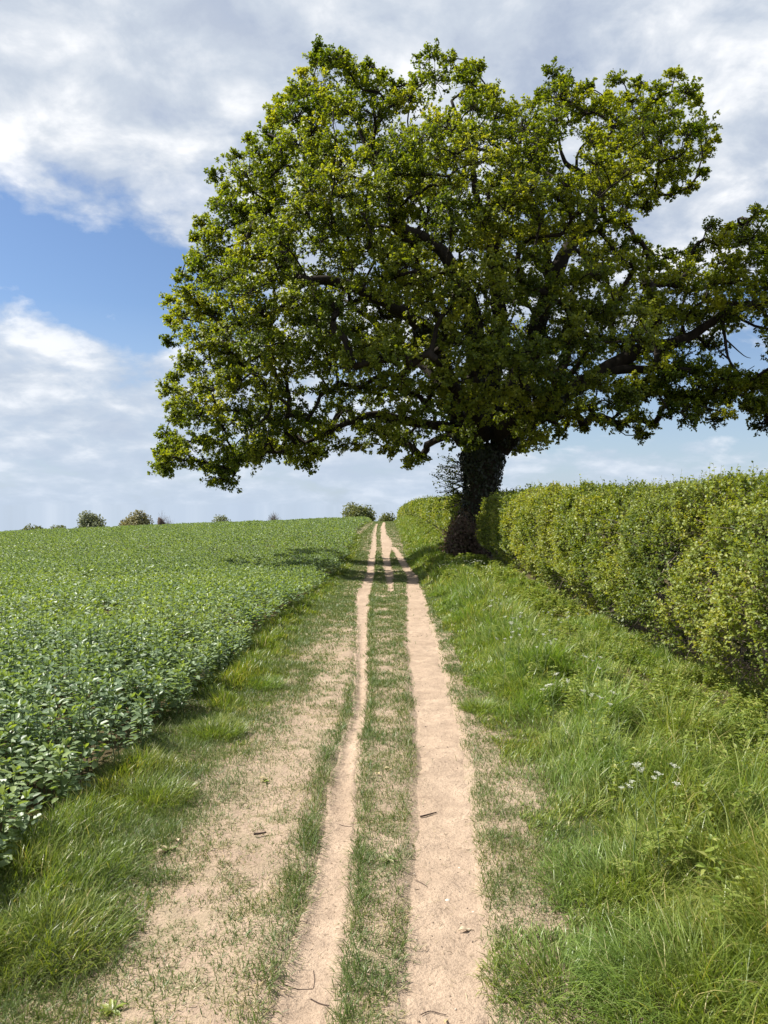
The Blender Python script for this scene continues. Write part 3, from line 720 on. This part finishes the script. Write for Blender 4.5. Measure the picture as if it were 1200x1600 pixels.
# ivy all over the trunk and the feet of the limbs
iv = Bag()
def ivy(path, rad, n, off=.05):
    t = R.uniform(0, 1, n) * (len(path) - 1.001); i = t.astype(int); f = (t - i)[:, None]
    c = path[i] * (1 - f) + path[i + 1] * f; r = rad[i] * (1 - f[:, 0]) + rad[i + 1] * f[:, 0]
    th = R.uniform(0, 6.283, n); o = np.stack([np.cos(th), np.sin(th), 0 * th], 1)
    p = c + o * (r * (.96 + .10 * R.random(n)) + R.exponential(off, n))[:, None]
    L = R.uniform(.07, .13, n); iv.leaves(KITE, KITE_F, p, np.array([0, 0, -1.]) + rand_dir(n) * .7, o + rand_dir(n) * .5, L, L * .95, R.random(n))
ivy(tp[:, :3], tp[:, 3], 5000, .035)
for nm, k in (('left_long', 900), ('centre', 900), ('upright', 900), ('upper_right', 900), ('right', 700), ('left_low', 300)):
    q = np.array([[*P2(a, b, c), r] for a, b, c, r in LIMBS[nm][:4]]); q = spline(q, 20); ivy(q[:, :3], q[:, 3], k, .05)
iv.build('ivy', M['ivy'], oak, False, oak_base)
# leafless epicormic shoots on the left of the trunk
ep = Bag(); el = Bag(); n = 70
A = np.array([P2(722, 0, 0) for _ in range(n)]); A[:, 2] = R.uniform(P2(0, 790, 0)[2], P2(0, 725, 0)[2], n); A[:, 1] += R.uniform(-.4, .4, n)
B = A + np.stack([R.uniform(-1.1, -.3, n), R.uniform(-.5, .5, n), R.uniform(-.3, .5, n)], 1); ep.sticks(A, B, .014, .004)
ep.build('side_shoots', M['bark'], oak, False, oak_base)
p = np.repeat(A, 9, 0) + (np.repeat(B, 9, 0) - np.repeat(A, 9, 0)) * R.uniform(.35, 1.05, n * 9)[:, None] + R.normal(0, .05, (n * 9, 3))
el.leaves(KITE, KITE_F, p, rand_dir(n * 9), rand_dir(n * 9) + np.array([0, 0, .6]), .08, .06, R.random(n * 9) * .5)
el.build('side_shoot_leaves', M['oak'], oak, False, oak_base)

# dark scrub at the foot of the oak
def bush(name, label, cat, c, rx, ry, rz, nleaf, leaf, mat, ntw=120, lumps=8, group=None, seed=0, trunk=True, twr=.012, stem_mat='twig'):
    c = np.asarray(c, float); root = thing(name, label, cat, c, group)
    f, s = Bag(), Bag()
    lp = rand_dir(lumps) * R.uniform(.25, .62, lumps)[:, None]; lp[:, 2] = np.abs(lp[:, 2]) * .9 + .25; lr = R.uniform(.34, .52, lumps)
    k = R.integers(0, lumps, nleaf); d = rand_dir(nleaf)
    p = lp[k] + d * (lr[k] * R.uniform(.55, 1.05, nleaf))[:, None]
    k2 = p[:, 2] > 0.02; p, d = p[k2], d[k2]
    sz = 1.2 / np.quantile(p[:, 2], .985); p[:, 2] *= sz; lp[:, 2] *= sz
    w = c + p * np.array([rx, ry, rz])
    if mat is not None:
        m = len(w); L = R.uniform(.7, 1.3, m) * leaf
        f.leaves(KITE, KITE_F, w, rand_dir(m), d + np.array([0, 0, .5]) + rand_dir(m) * .6, L, L * .75, np.clip(R.random(m) * .7 + .3 * R.random(m), 0, 1))
        f.build('crown', M[mat], root, False, c)
    for q in range(lumps):
        e = c + lp[q] * np.array([rx, ry, rz]); a = c + np.array([R.normal(0, .05 * rx), 0, 0]); md = (a + e) / 2 + R.normal(0, .06 * rx, 3); md[2] = a[2] + (e[2] - a[2]) * .55
        s.tube(spline(np.array([a, md, e]), 8), np.linspace(twr * 3.5, twr * 1.2, 8), 5)
        m = ntw // lumps; b = e + rand_dir(m) * (lr[q] * .95) * np.array([rx, ry, rz]); s.sticks(np.repeat(e[None], m, 0) + R.normal(0, .05 * rx, (m, 3)), b, twr, twr * .4)
    s.build('trunk' if trunk else 'stems', M[stem_mat], root, False, c)
    return root
bush('scrub_bush', 'dark brown scrubby bush at the foot of the oak', 'bush', (2.75, 26.4, float(base_h(2.75, 26.4)) - .05), .95, 2.0, 1.12, 9000, .09, 'scrub', 500, 12, None, 3, False, .008)

# ------------------------------------------------------------------ on the skyline
def skyline(px, Y, wpx, top_py):
    x = (px - 600) * Y / F; zt = EYE + (HZ - top_py) * Y / F; zb = float(base_h(x, Y)) - .1
    return (x, Y, zb), wpx * Y / F / 2, (zt - zb) * .90
for px, Y, wpx, tpy, mat, nl, nm, lab, lf_ in [
    (562, 118, 66, 787, 'far_leaf', 9000, 'round_tree', 'rounded green tree at the end of the path', .34),
    (604, 135, 32, 801, 'far_leaf', 3500, 'round_tree', 'small green tree beside the far hedge at the path crest', .34),
    (145, 120, 54, 799, 'far_leaf_grey', 5000, 'field_tree', 'grey-green domed tree on the skyline, leftmost of the field trees', .36),
    (209, 120, 56, 798, 'far_leaf_olive', 6000, 'field_tree', 'olive-brown domed tree on the skyline beside the dark stump', .36),
    (346, 125, 34, 804, 'far_leaf_grey', 2600, 'field_tree', 'low pale bush showing above the middle of the field horizon', .32)]:
    loc, hw, H = skyline(px, Y, wpx, tpy)
    bush(nm, lab, 'tree', loc, hw * 1.18, hw * 1.18, H / 1.22, nl, lf_, mat, 160, 12, 'trees along the skyline', 0, True, .05)
for px, Y, wpx, tpy, lab in [(427, 120, 30, 797, 'leafless grey tree standing alone on the field horizon'), (258, 126, 34, 799, 'pale leafless tree just behind the dark stump')]:
    loc, hw, H = skyline(px, Y, wpx, tpy)
    bush('bare_tree', lab, 'tree', loc, hw * 1.15, hw * 1.15, H / 1.15, 10, .1, None, 420, 14, 'leafless trees along the skyline', 0, True, .022, 'bare')
for px, lab in ((52, 'low dark shrub just showing on the field horizon, left one'), (92, 'low dark shrub just showing on the field horizon near the domed tree')):
    loc, hw, H = skyline(px, 118, 46, 820)
    bush('low_shrub', lab, 'shrub', loc, hw * 1.1, hw, H / 1.2, 2600, .3, 'far_leaf', 60, 8, 'low shrubs on the field horizon', 0, False, .04)
loc, hw, H = skyline(252, 112, 12, 804)
st = Bag(); x0, y0_, z0 = loc
prof = [(-.52, 0), (.42, 0), (.45, H * .62), (.60, H * .70), (.30, H * .80), (-.05, H * .93), (-.40, H), (-.5, H * .8), (-.48, H * .4)]
V = []
for dy, s_ in ((-.40, .86), (-.12, 1.), (.2, .97), (.42, .8)):
    for (a, b) in prof: V.append((x0 + a * s_, y0_ + dy + .12 * a, z0 + b * (1 - .06 * abs(dy))))
m = len(prof); fq = [[r * m + i, r * m + (i + 1) % m, (r + 1) * m + (i + 1) % m, (r + 1) * m + i] for r in range(3) for i in range(m)]
st.add(V, [np.array(fq), np.array([list(range(m))[::-1], list(range(3 * m, 4 * m))])])
sr = thing('tree_stump', 'jagged dark stump of a snapped tree on the field horizon', 'stump', loc)
st.build('trunk', M['wood'], sr, False, loc)
fb = Bag(); fb.tube(spline(np.array([[x0 + .3, y0_, z0 + H * .48], [x0 + .8, y0_ - .1, z0 + H * .47], [x0 + 1.5, y0_ - .1, z0 + H * .56]]), 8), np.linspace(.17, .05, 8), 6)
fb.build('branch', M['wood'], sr, False, loc)

# ------------------------------------------------------------------ cow parsley
def parsley_proto(label, group, h, seed, big=1.0):
    root = thing('cow_parsley', label, 'wild flower', (0, 0, 0), group)
    st = Bag(); top = []
    main = spline(np.array([[0, 0, 0], [.03, .01, h * .35], [.02, -.02, h * .7], [.05, 0, h]]), 12); st.tube(main, np.linspace(.005, .0025, 12), 5); top.append(main[-1])
    for k, (i0, az) in enumerate(((5, .5), (7, 2.6), (8, 4.4), (9, 5.9))):
        a = main[i0]; e = a + np.array([math.cos(az) * .13, math.sin(az) * .13, h * (.42 - .055 * k)])
        md = (a + e) / 2 + np.array([math.cos(az), math.sin(az), 0]) * .03; st.tube(spline(np.array([a, md, e]), 8), np.linspace(.003, .0017, 8), 4); top.append(e)
    st.build('stem', M['stem'], root)
    for e in top:
        u = Bag(); nr = 11; tl = R.normal(0, .35, 2); sz_ = R.uniform(.55, 1.15)
        for k in range(nr):
            az = k * 2.39996; rr = .026 * big * math.sqrt((k + .5) / nr); rr *= sz_; q = e + np.array([math.cos(az) * rr, math.sin(az) * rr, .024 - rr * .25 + rr * (tl[0] * math.cos(az) + tl[1] * math.sin(az))])
            u.sticks(e[None], q[None], .0008, .0008)
            m = 5; pp = q + R.normal(0, .0055, (m, 3)) * np.array([1, 1, .4]); u.leaves(KITE, KITE_F, pp - np.array([.003, 0, 0]), rand_dir(m) * np.array([1, 1, .15]), np.array([0, 0, 1.]) + rand_dir(m) * .8, .0062 * big ** 1.5, .0062 * big ** 1.5, 0)
        u.build('umbel', M['flower'], root)
    for k in range(4):   # ferny leaves
        lb = Bag(); az = k * 1.7 + seed; a = main[2 + k]; dr = np.array([math.cos(az), math.sin(az), .35]); e = a + dr * .20
        mid = (a + e) / 2 + np.array([0, 0, .03]); ax = spline(np.array([a, mid, e]), 9); sd = np.array([-math.sin(az), math.cos(az), 0.])
        lb.tube(ax, .0012, 3)
        for i in range(2, 9):
            for sg in (-1, 1):
                ln = .075 * (1.1 - i / 9.5); b0 = ax[i]; dd = unit(sd * sg + dr * .5)
                m = 7; tt = np.linspace(.15, 1, m)[:, None]; pp = b0 + dd * ln * tt
                for s2 in (-1, 1): lb.leaves(KITE, KITE_F, pp, np.repeat((dd + s2 * dr * .9)[None], m, 0) + R.normal(0, .15, (m, 3)), np.array([0, 0, 1.]) + rand_dir(m) * .3, ln * .32, ln * .16, R.random(m))
        lb.build('leaf', M['weed'], root)
    return root
def copy_thing(src):
    c = src.copy(); C.objects.link(c)
    for ch in src.children:
        d = ch.copy(); C.objects.link(d); d.parent = c
        for g in ch.children:
            e = g.copy(); C.objects.link(e); e.parent = d
    return c
CP = 'cow parsley flowering on the hedge bank'
protos = [parsley_proto('', CP, .66, 0.3), parsley_proto('', CP, .80, 1.1), parsley_proto('', CP, .74, 2.0, 1.45)]
spots = [(730, 893, 19), (741, 901, 18.4), (700, 896, 20), (722, 884, 21), (752, 897, 18), (712, 905, 17.5), (757, 912, 16.5), (735, 915, 16), (768, 950, 11.2), (778, 938, 12.4), (815, 985, 9.1), (832, 990, 8.9), (797, 968, 10.4), (862, 962, 10.2), (897, 968, 9.8), (850, 1006, 8.0), (925, 1090, 5.9), (1004, 1228, 4.25), (1034, 1217, 4.3), (905, 1030, 7.2), (870, 1075, 6.3), (790, 1000, 9.0),
         (648, 806, 58), (657, 812, 52), (640, 802, 64), (664, 822, 46), (652, 818, 50), (672, 832, 40)]
LAB = {0: 'white cow parsley in the clump before the shaded hedge foot, tallest of the clump', 8: 'white cow parsley alone where the path-side grass turns tall', 10: 'white flowering cow parsley halfway along the bank, first of a close pair', 11: 'white flowering cow parsley halfway along the bank, nearer the hedge of a close pair',
       13: 'white cow parsley against the hedge base near its bare twigs', 17: 'nearest white cow parsley in the tall grass of the verge', 18: 'white cow parsley just behind the nearest one, closer to the hedge', 16: 'cow parsley with small heads by the dark gap in the hedge'}
first = {0: True, 1: True, 2: True}
for i, (px, py, Y) in enumerate(spots):
    q = 2 if Y > 14 else i % 2; o = protos[q] if first[q] else copy_thing(protos[q]); first[q] = False
    if Y < 14 and EYE + (HZ - py) * Y / F < .42: Y = (EYE - .46) * F / (py - HZ)
    x = (px - 600) * Y / F; z = float(height(x, Y)); zt = EYE + (HZ - py) * Y / F; s = float(np.clip((zt - z) / (.66, .80, .74)[q], .45, 1.25))
    if Y > 35: s *= 1.25
    o.location = (x - .03 * s, Y, z); o.rotation_euler = (float(R.normal(0, .06)), float(R.normal(0, .06)), float(R.uniform(0, 6.28))); o.scale = (s, s, s) if Y < 14 else (s * 1.35, s * 1.35, s)
    o['label'] = LAB.get(i, 'white cow parsley in the flowering clump near the oak shade' if i < 8 else 'white cow parsley scattered through the tall verge grass' if i < 22 else 'distant white cow parsley on the bank below the far hedge')

# ------------------------------------------------------------------ tussocks
def tussock(label, px, py, h, rad, n, mat='grass_long', w=(.0025, .0045), group='grass tussocks'):
    Y = y_of(py); x = (px - 600) * Y / F; z = float(height(x, Y)); b = Bag(); org = np.array([x, Y, z])
    n = int(n * 1.3); rr = rad * np.sqrt(R.random(n)) * .85; th = R.uniform(0, 6.283, n); p = np.stack([x + rr * np.cos(th), Y + rr * np.sin(th), 0 * rr], 1); p[:, 2] = height(p[:, 0], p[:, 1]) - .006
    b.blades(p, h * R.uniform(.3, 1.0, n) * (1 - .45 * rr / rad), R.uniform(*w, n), th + R.normal(0, .9, n), .10 + rr / rad * .45 + R.uniform(0, .35, n), R.uniform(.2, 1.9, n), np.where(R.random(n) < .05, .95, R.uniform(0, .75, n)), 4)
    return tag(b.build('grass_tussock', M[mat], None, False, org), label, 'grass tuft', group)
tussock('dark round grass tussock standing alone at the edge of the worn strip', 412, 1075, .21, .20, 900)
tussock('large shaggy grass tussock in the nearest corner of the left verge', 75, 1475, .20, .32, 1700, 'grass_left')
tussock('grass tussock beside the crop with blue-green arching blades', 235, 1250, .22, .24, 1300, 'grass_left')
tussock('bright grass tussock at the top of the left verge, by the field edge', 335, 1150, .22, .24, 1200, 'grass_left')
tussock('shaggy grass tussock leaning over the bare earth, second from the nearest corner', 140, 1360, .16, .28, 1300, 'grass_left')
tussock('dark grass tussock at the inner edge of the right verge', 750, 1110, .17, .18, 800)
tussock('dark dense grass tussock low on the right verge nearest the camera', 880, 1530, .13, .32, 1700)
tussock('tall fine-bladed grass tussock in the nearest right corner', 1100, 1560, .34, .44, 2400)
tussock('sprawling grass tussock with long pale blades on the right verge', 980, 1400, .26, .40, 1800)
tussock('straw-coloured dead clump in the right verge', 868, 1300, .12, .08, 160, 'grass_short', (.003, .005), None)['group'] = 'grass tussocks'

# ------------------------------------------------------------------ things lying on the path
def on_ground(px, py):
    Y = y_of(py); x = (px - 600) * Y / F; return x, Y
def twig(label, pts, r, mat='wood', group='twigs lying on the path'):
    q = np.array([on_ground(a, b) for a, b in pts]); z = height(q[:, 0], q[:, 1]) + .010 + r; c = np.stack([q[:, 0], q[:, 1], z], 1); org = c.mean(0)
    b = Bag(); pp = spline(c, 5 * (len(c) - 1) + 1); b.tube(pp, np.linspace(r, r * .75, len(pp)), 7, True, .25, 9); b.tube(pp[::-1][-2:], [r, r * .98], 7, True)
    return tag(b.build('twig', M[mat], None, True, org), label, 'twig', group)
twig('short dark stick lying across the right rut', [(657, 1271), (669, 1268), (682, 1264)], .0045)
twig('short dark stick on the bare strip left of the left rut', [(396, 1307), (405, 1305), (415, 1303)], .0055)
twig('crooked thin twig near the bottom of the left rut', [(485, 1557), (495, 1562), (505, 1568), (514, 1573)], .0022)
twig('thin straight stalk lying against the grass at the bottom of the left rut', [(444, 1544), (465, 1543), (488, 1541)], .0016)
twig('upright-looking thin straw in the left rut', [(489, 1512), (491, 1525), (489, 1540)], .0012)
twig('thin twig pointing out of the middle grass into the left rut', [(530, 1281), (540, 1284), (549, 1287)], .0015)
twig('faint dry stalk in the nearest part of the right rut', [(658, 1583), (672, 1576), (688, 1580), (698, 1582)], .0016)
twig('slender curved stalk lying in the right rut', [(648, 1372), (660, 1376), (668, 1381)], .0013)
def leaf_on(label, px, py, L, W, az, mat, name='dead_leaf', cat='leaf', group='leaves lying on the path'):
    x, Y = on_ground(px, py); z = float(height(x, Y)) + .012; b = Bag(); n = 9; t = np.linspace(0, 1, n); w = W * np.sin(np.clip(t, .03, .97) * math.pi) ** .8
    V, d, s = [], np.array([math.cos(az), math.sin(az)]), np.array([-math.sin(az), math.cos(az)])
    for i in range(n):
        for k, u in enumerate((-1, -.5, 0, .5, 1)):
            q = np.array([x, Y]) + d * (t[i] - .5) * L + s * u * w[i] / 2; V.append((*q, z + .25 * W * abs(u) ** 1.6 + .12 * L * math.sin(t[i] * 5.5)))
    f = [[i * 5 + k, i * 5 + k + 1, i * 5 + k + 6, i * 5 + k + 5] for i in range(n - 1) for k in range(4)]
    b.add(V, [np.array(f)]); o = b.build(name, M[mat], None, True, (x, Y, z)); md = o.modifiers.new('thick', 'SOLIDIFY'); md.thickness = .0008
    return tag(o, label, cat, group)
leaf_on('pale curled dead leaf low in the right rut', 727, 1447, .055, .022, .35, 'deadleaf')
leaf_on('small pale leaf lying flat in the nearest part of the right rut', 697, 1592, .030, .010, 1.2, 'straw')
leaf_on('pale leaf on the middle grass strip, nearer of two', 607, 1206, .05, .02, .2, 'straw')
leaf_on('pale leaf on the middle grass strip, farther of two', 590, 1214, .04, .018, 2.2, 'straw')
leaf_on('dry grey-green leaf on the bare strip by the short stick', 412, 1224, .05, .025, .5, 'straw')
leaf_on('pale dead leaf among the grass of the left verge', 252, 1338, .055, .028, .9, 'deadleaf')
leaf_on('pale dead leaf beside another under the left tussocks', 276, 1322, .05, .022, 2.0, 'deadleaf')
def pebble(label, px, py, r, group='pebbles on the path'):
    x, Y = on_ground(px, py); z = float(height(x, Y)) + .006; b = Bag(); V, f = [], []; nu, nv = 10, 6
    for j in range(nv + 1):
        for i in range(nu):
            a, e = i * 6.283 / nu, -math.pi / 2 + j * math.pi / nv; d = np.array([math.cos(a) * math.cos(e), math.sin(a) * math.cos(e) * .75, math.sin(e) * .6])
            V.append(np.array([x, Y, z]) + d * r * (1 + .35 * (float(vnoise(d[0] * 2 + px, d[1] * 2, d[2] * 2, 4)) - .5)))
    f = [[j * nu + i, j * nu + (i + 1) % nu, (j + 1) * nu + (i + 1) % nu, (j + 1) * nu + i] for j in range(nv) for i in range(nu)]
    b.add(V, [np.array(f)]); return tag(b.build('pebble', M['stone'], None, True, (x, Y, z)), label, 'stone', group)
pebble('pale oval pebble set in the middle of the right rut', 700, 1398, .011)
pebble('tiny pale pebble in the right rut near the dark stick', 718, 1348, .006)
pebble('small pebble at the far end of the pale leaf in the right rut', 740, 1418, .006)
def rosette(label, px, py, n, L, mat='weed', group='flat weeds beside the path'):
    x, Y = on_ground(px, py); z = float(height(x, Y)) + .006; b = Bag(); az = np.arange(n) * 2.4 + R.normal(0, .3, n)
    D = np.stack([np.cos(az), np.sin(az), R.uniform(.1, .5, n)], 1); LL = L * R.uniform(.7, 1.2, n)
    b.leaves(OVAL, OVAL_F, np.repeat(np.array([[x, Y, z]]), n, 0), D, np.array([0, 0, 1.]) + rand_dir(n) * .2, LL, LL * .42, R.uniform(.4, .9, n))
    return tag(b.build('rosette_weed', M[mat], None, False, (x, Y, z)), label, 'weed', group)
rosette('pale rosette weed in the middle grass strip', 606, 1348, 11, .042, 'grass_short')
rosette('dark broad-leaved weed on the bare ground in the nearest left corner', 172, 1582, 11, .042, 'grass_left')
rosette('broad-leaved weed under the largest left tussock', 152, 1428, 12, .065, 'bean')
rosette('wilted broad-leaved weed where the left verge meets bare earth', 262, 1334, 10, .045, 'grass_short')
rosette('small weed on the bare strip beside the left rut', 413, 1226, 7, .035)
# crumbs of earth, chaff and bits of dry grass on the bare earth
cr = Bag()
for y0, y1, dn in ((1.8, 4, 420), (4, 8, 160), (8, 16, 40)):
    x, Y = scatter(y0, y1, dn, lambda Y: -1.2 + 0 * Y, lambda Y: .8 + 0 * Y); k = R.random(len(x)) < .25 + .75 * rut_mask(x, Y, .05) * smooth(.4, .6, fbm(x * 4, Y * 4, 0, 95)); x, Y = x[k], Y[k]
    n = len(x); p = np.stack([x, Y, height(x, Y) + .012], 1); az = R.uniform(0, 6.283, n); L = .005 + .030 * R.random(n) ** 2.5
    cr.sticks(p, p + np.stack([np.cos(az) * L, np.sin(az) * L, R.uniform(-.1, .35, n) * L], 1), R.uniform(.0007, .0018, n), .0006, R.random(n))
t_ = NT('chaff'); b_ = t_.n('ShaderNodeBsdfPrincipled'); t_.l(t_.ramp(t_.attr('rnd'), [(0, (.09, .06, .04)), (.5, (.20, .15, .09)), (1, (.45, .37, .22))]), b_.inputs['Base Color']); b_.inputs['Roughness'].default_value = .9; t_.l(b_.outputs[0], t_.out.inputs['Surface'])
tag(cr.build('chaff', t_.m), 'crumbs and chaff scattered on the bare earth', 'debris', kind='stuff')

# grit pressed into the earth
gb = Bag(); OCT = np.array([[1, 0, 0], [0, 1, 0], [-1, 0, 0], [0, -1, 0], [.2, .1, .7], [0, 0, -.6]]); OF = [[[0, 1, 4], [1, 2, 4], [2, 3, 4], [3, 0, 4], [1, 0, 5], [2, 1, 5], [3, 2, 5], [0, 3, 5]]]
for y0, y1, dn, r0 in ((1.8, 4, 420, .0022), (4, 8, 160, .003), (8, 16, 40, .005)):
    x, Y = scatter(y0, y1, dn, lambda Y: -1.2 + 0 * Y, lambda Y: .8 + 0 * Y); k = R.random(len(x)) < np.maximum(rut_mask(x, Y, .05) * (.15 + .85 * smooth(.45, .65, fbm(x * 5, Y * 3, 0, 97))), .3 * bare_mask(x, Y)); x, Y = x[k], Y[k]
    n = len(x); p = np.stack([x, Y, height(x, Y) + .009], 1); L = r0 * (.5 + 2.2 * R.random(n) ** 4)
    gb.leaves(OCT, OF, p, rand_dir(n) * np.array([1, 1, .2]), np.array([0, 0, 1.]) + rand_dir(n) * .3, L, L * R.uniform(.6, 1, n), R.random(n))
t_ = NT('grit'); b_ = t_.n('ShaderNodeBsdfPrincipled'); t_.l(t_.ramp(t_.attr('rnd'), [(0, (.10, .075, .055)), (.5, (.24, .185, .14)), (1, (.48, .42, .34))]), b_.inputs['Base Color']); b_.inputs['Roughness'].default_value = .9; t_.l(b_.outputs[0], t_.out.inputs['Surface'])
tag(gb.build('grit', t_.m), 'grit and small crumbs of earth in the worn ruts', 'grit', kind='stuff')

# ------------------------------------------------------------------ sky, sun, camera
SUN_AZ, SUN_EL = math.radians(-78), math.radians(50)      # left of the path, a little beyond the viewer
sc = bpy.context.scene
w = bpy.data.worlds.new('World'); sc.world = w; w.use_nodes = True
wt = NT.__new__(NT); wt.t = w.node_tree; wt.t.nodes.clear()
wo = wt.n('ShaderNodeOutputWorld'); bgn = wt.n('ShaderNodeBackground'); bgn.inputs['Strength'].default_value = .050
sky = wt.n('ShaderNodeTexSky'); sky.sky_type = 'NISHITA'; sky.sun_disc = False; sky.sun_elevation = SUN_EL; sky.sun_rotation = SUN_AZ
sky.air_density = 1.0; sky.dust_density = .6; sky.ozone_density = 1.6
tc = wt.n('ShaderNodeTexCoord'); sep = wt.n('ShaderNodeSeparateXYZ'); wt.l(tc.outputs['Generated'], sep.inputs[0])
az = wt.math('ARCTAN2', sep.outputs[0], sep.outputs[1]); el = wt.math('ARCSINE', sep.outputs[2])
elc = wt.math('MAXIMUM', el, 0.0)
# cloud sheets lie flat overhead and close up towards the horizon
den = wt.math('ADD', wt.math('MAXIMUM', sep.outputs[2], 0.0), .34)
cv = wt.n('ShaderNodeCombineXYZ'); wt.l(wt.math('DIVIDE', sep.outputs[0], den), cv.inputs[0]); wt.l(wt.math('DIVIDE', sep.outputs[1], den), cv.inputs[1])
n1 = wt.noise(cv.outputs[0], 2.8, 7, .55, .1); n2 = wt.noise(cv.outputs[0], 7.5, 6, .58, .2); n3 = wt.noise(cv.outputs[0], 2.2, 3, .5)
def blob(a0, e0, sa, se, amp):
    u = wt.math('DIVIDE', wt.math('SUBTRACT', az, math.radians(a0)), math.radians(sa)); v = wt.math('DIVIDE', wt.math('SUBTRACT', el, math.radians(e0)), math.radians(se))
    r2 = wt.math('ADD', wt.math('MULTIPLY', u, u), wt.math('MULTIPLY', v, v))
    return wt.math('MULTIPLY', wt.math('EXPONENT', wt.math('MULTIPLY', r2, -1.0)), amp)
def total(lst):
    r = lst[0]
    for q in lst[1:]: r = wt.math('ADD', r, q)
    return r
# where it is clear and where it is overcast
bias = total([blob(-25, 16.6, 11, 4.8, -.52), blob(-15.5, 13, 5, 3.0, -.30), blob(24, 7, 9, 4, -.50), blob(14, 8, 7, 3.5, -.22), blob(26, 13, 5, 4, -.18), blob(-24, 27, 16, 6, .22), blob(-26, 9, 12, 4.5, .22), blob(0, 34, 40, 8, .16)])
cover = wt.math('ADD', n1, wt.math('ADD', wt.math('MULTIPLY', wt.math('SUBTRACT', n2, .5), .75), wt.math('ADD', bias, .15)))
cover = wt.ramp(cover, [(.40, (0, 0, 0)), (.60, (.80, .80, .80)), (.80, (1, 1, 1))])
shade = wt.math('ADD', wt.math('MULTIPLY', n2, .65), wt.math('MULTIPLY', n3, .45))
ccol = wt.ramp(shade, [(.42, (4.5, 5.1, 6.2)), (.52, (5.4, 6.0, 6.9)), (.60, (6.9, 7.3, 7.9)), (.68, (9.2, 9.3, 9.5))])
skc = wt.mix(1.0, sky.outputs[0], (.88, .98, 1.13), 'MULTIPLY')
col = wt.mix(cover, skc, ccol)
hz = wt.ramp(wt.math('DIVIDE', elc, math.radians(14)), [(0, (.75, .75, .75)), (.35, (.42, .42, .42)), (1, (0, 0, 0))])
col = wt.mix(hz, col, (4.9, 5.9, 7.3))
wt.l(col, bgn.inputs['Color']); wt.l(bgn.outputs[0], wo.inputs['Surface'])

to_sun = Vector((math.sin(SUN_AZ) * math.cos(SUN_EL), math.cos(SUN_AZ) * math.cos(SUN_EL), math.sin(SUN_EL)))
sl = bpy.data.lights.new('sun', 'SUN'); sl.energy = 4.2; sl.angle = math.radians(.5); sl.color = (1, .95, .87)
so = bpy.data.objects.new('sun', sl); C.objects.link(so); so.rotation_euler = to_sun.to_track_quat('Z', 'Y').to_euler(); so.location = (-20, 5, 30)

cam = bpy.data.cameras.new('camera'); cam.sensor_fit = 'VERTICAL'; cam.sensor_height = 36; cam.lens = 27; cam.clip_end = 6000; cam.clip_start = .05
co = bpy.data.objects.new('camera', cam); C.objects.link(co); co.location = (0, 0, EYE); co.rotation_euler = (math.radians(90 - .4775), 0, 0); sc.camera = co
sc.view_settings.view_transform = 'Standard'; sc.view_settings.look = 'None'; sc.view_settings.exposure = 1.2; sc.view_settings.gamma = 1
sc.cycles.max_bounces = 8; sc.cycles.transparent_max_bounces = 4
try: sc.cycles.use_denoising = True
except Exception: pass
print('sites', len(sites), [(o.name, len(o.data.polygons)) for o in sc.objects if o.type == 'MESH' and len(o.data.polygons) > 40000]); print('verts', sum(len(o.data.vertices) for o in sc.objects if o.type == 'MESH'))
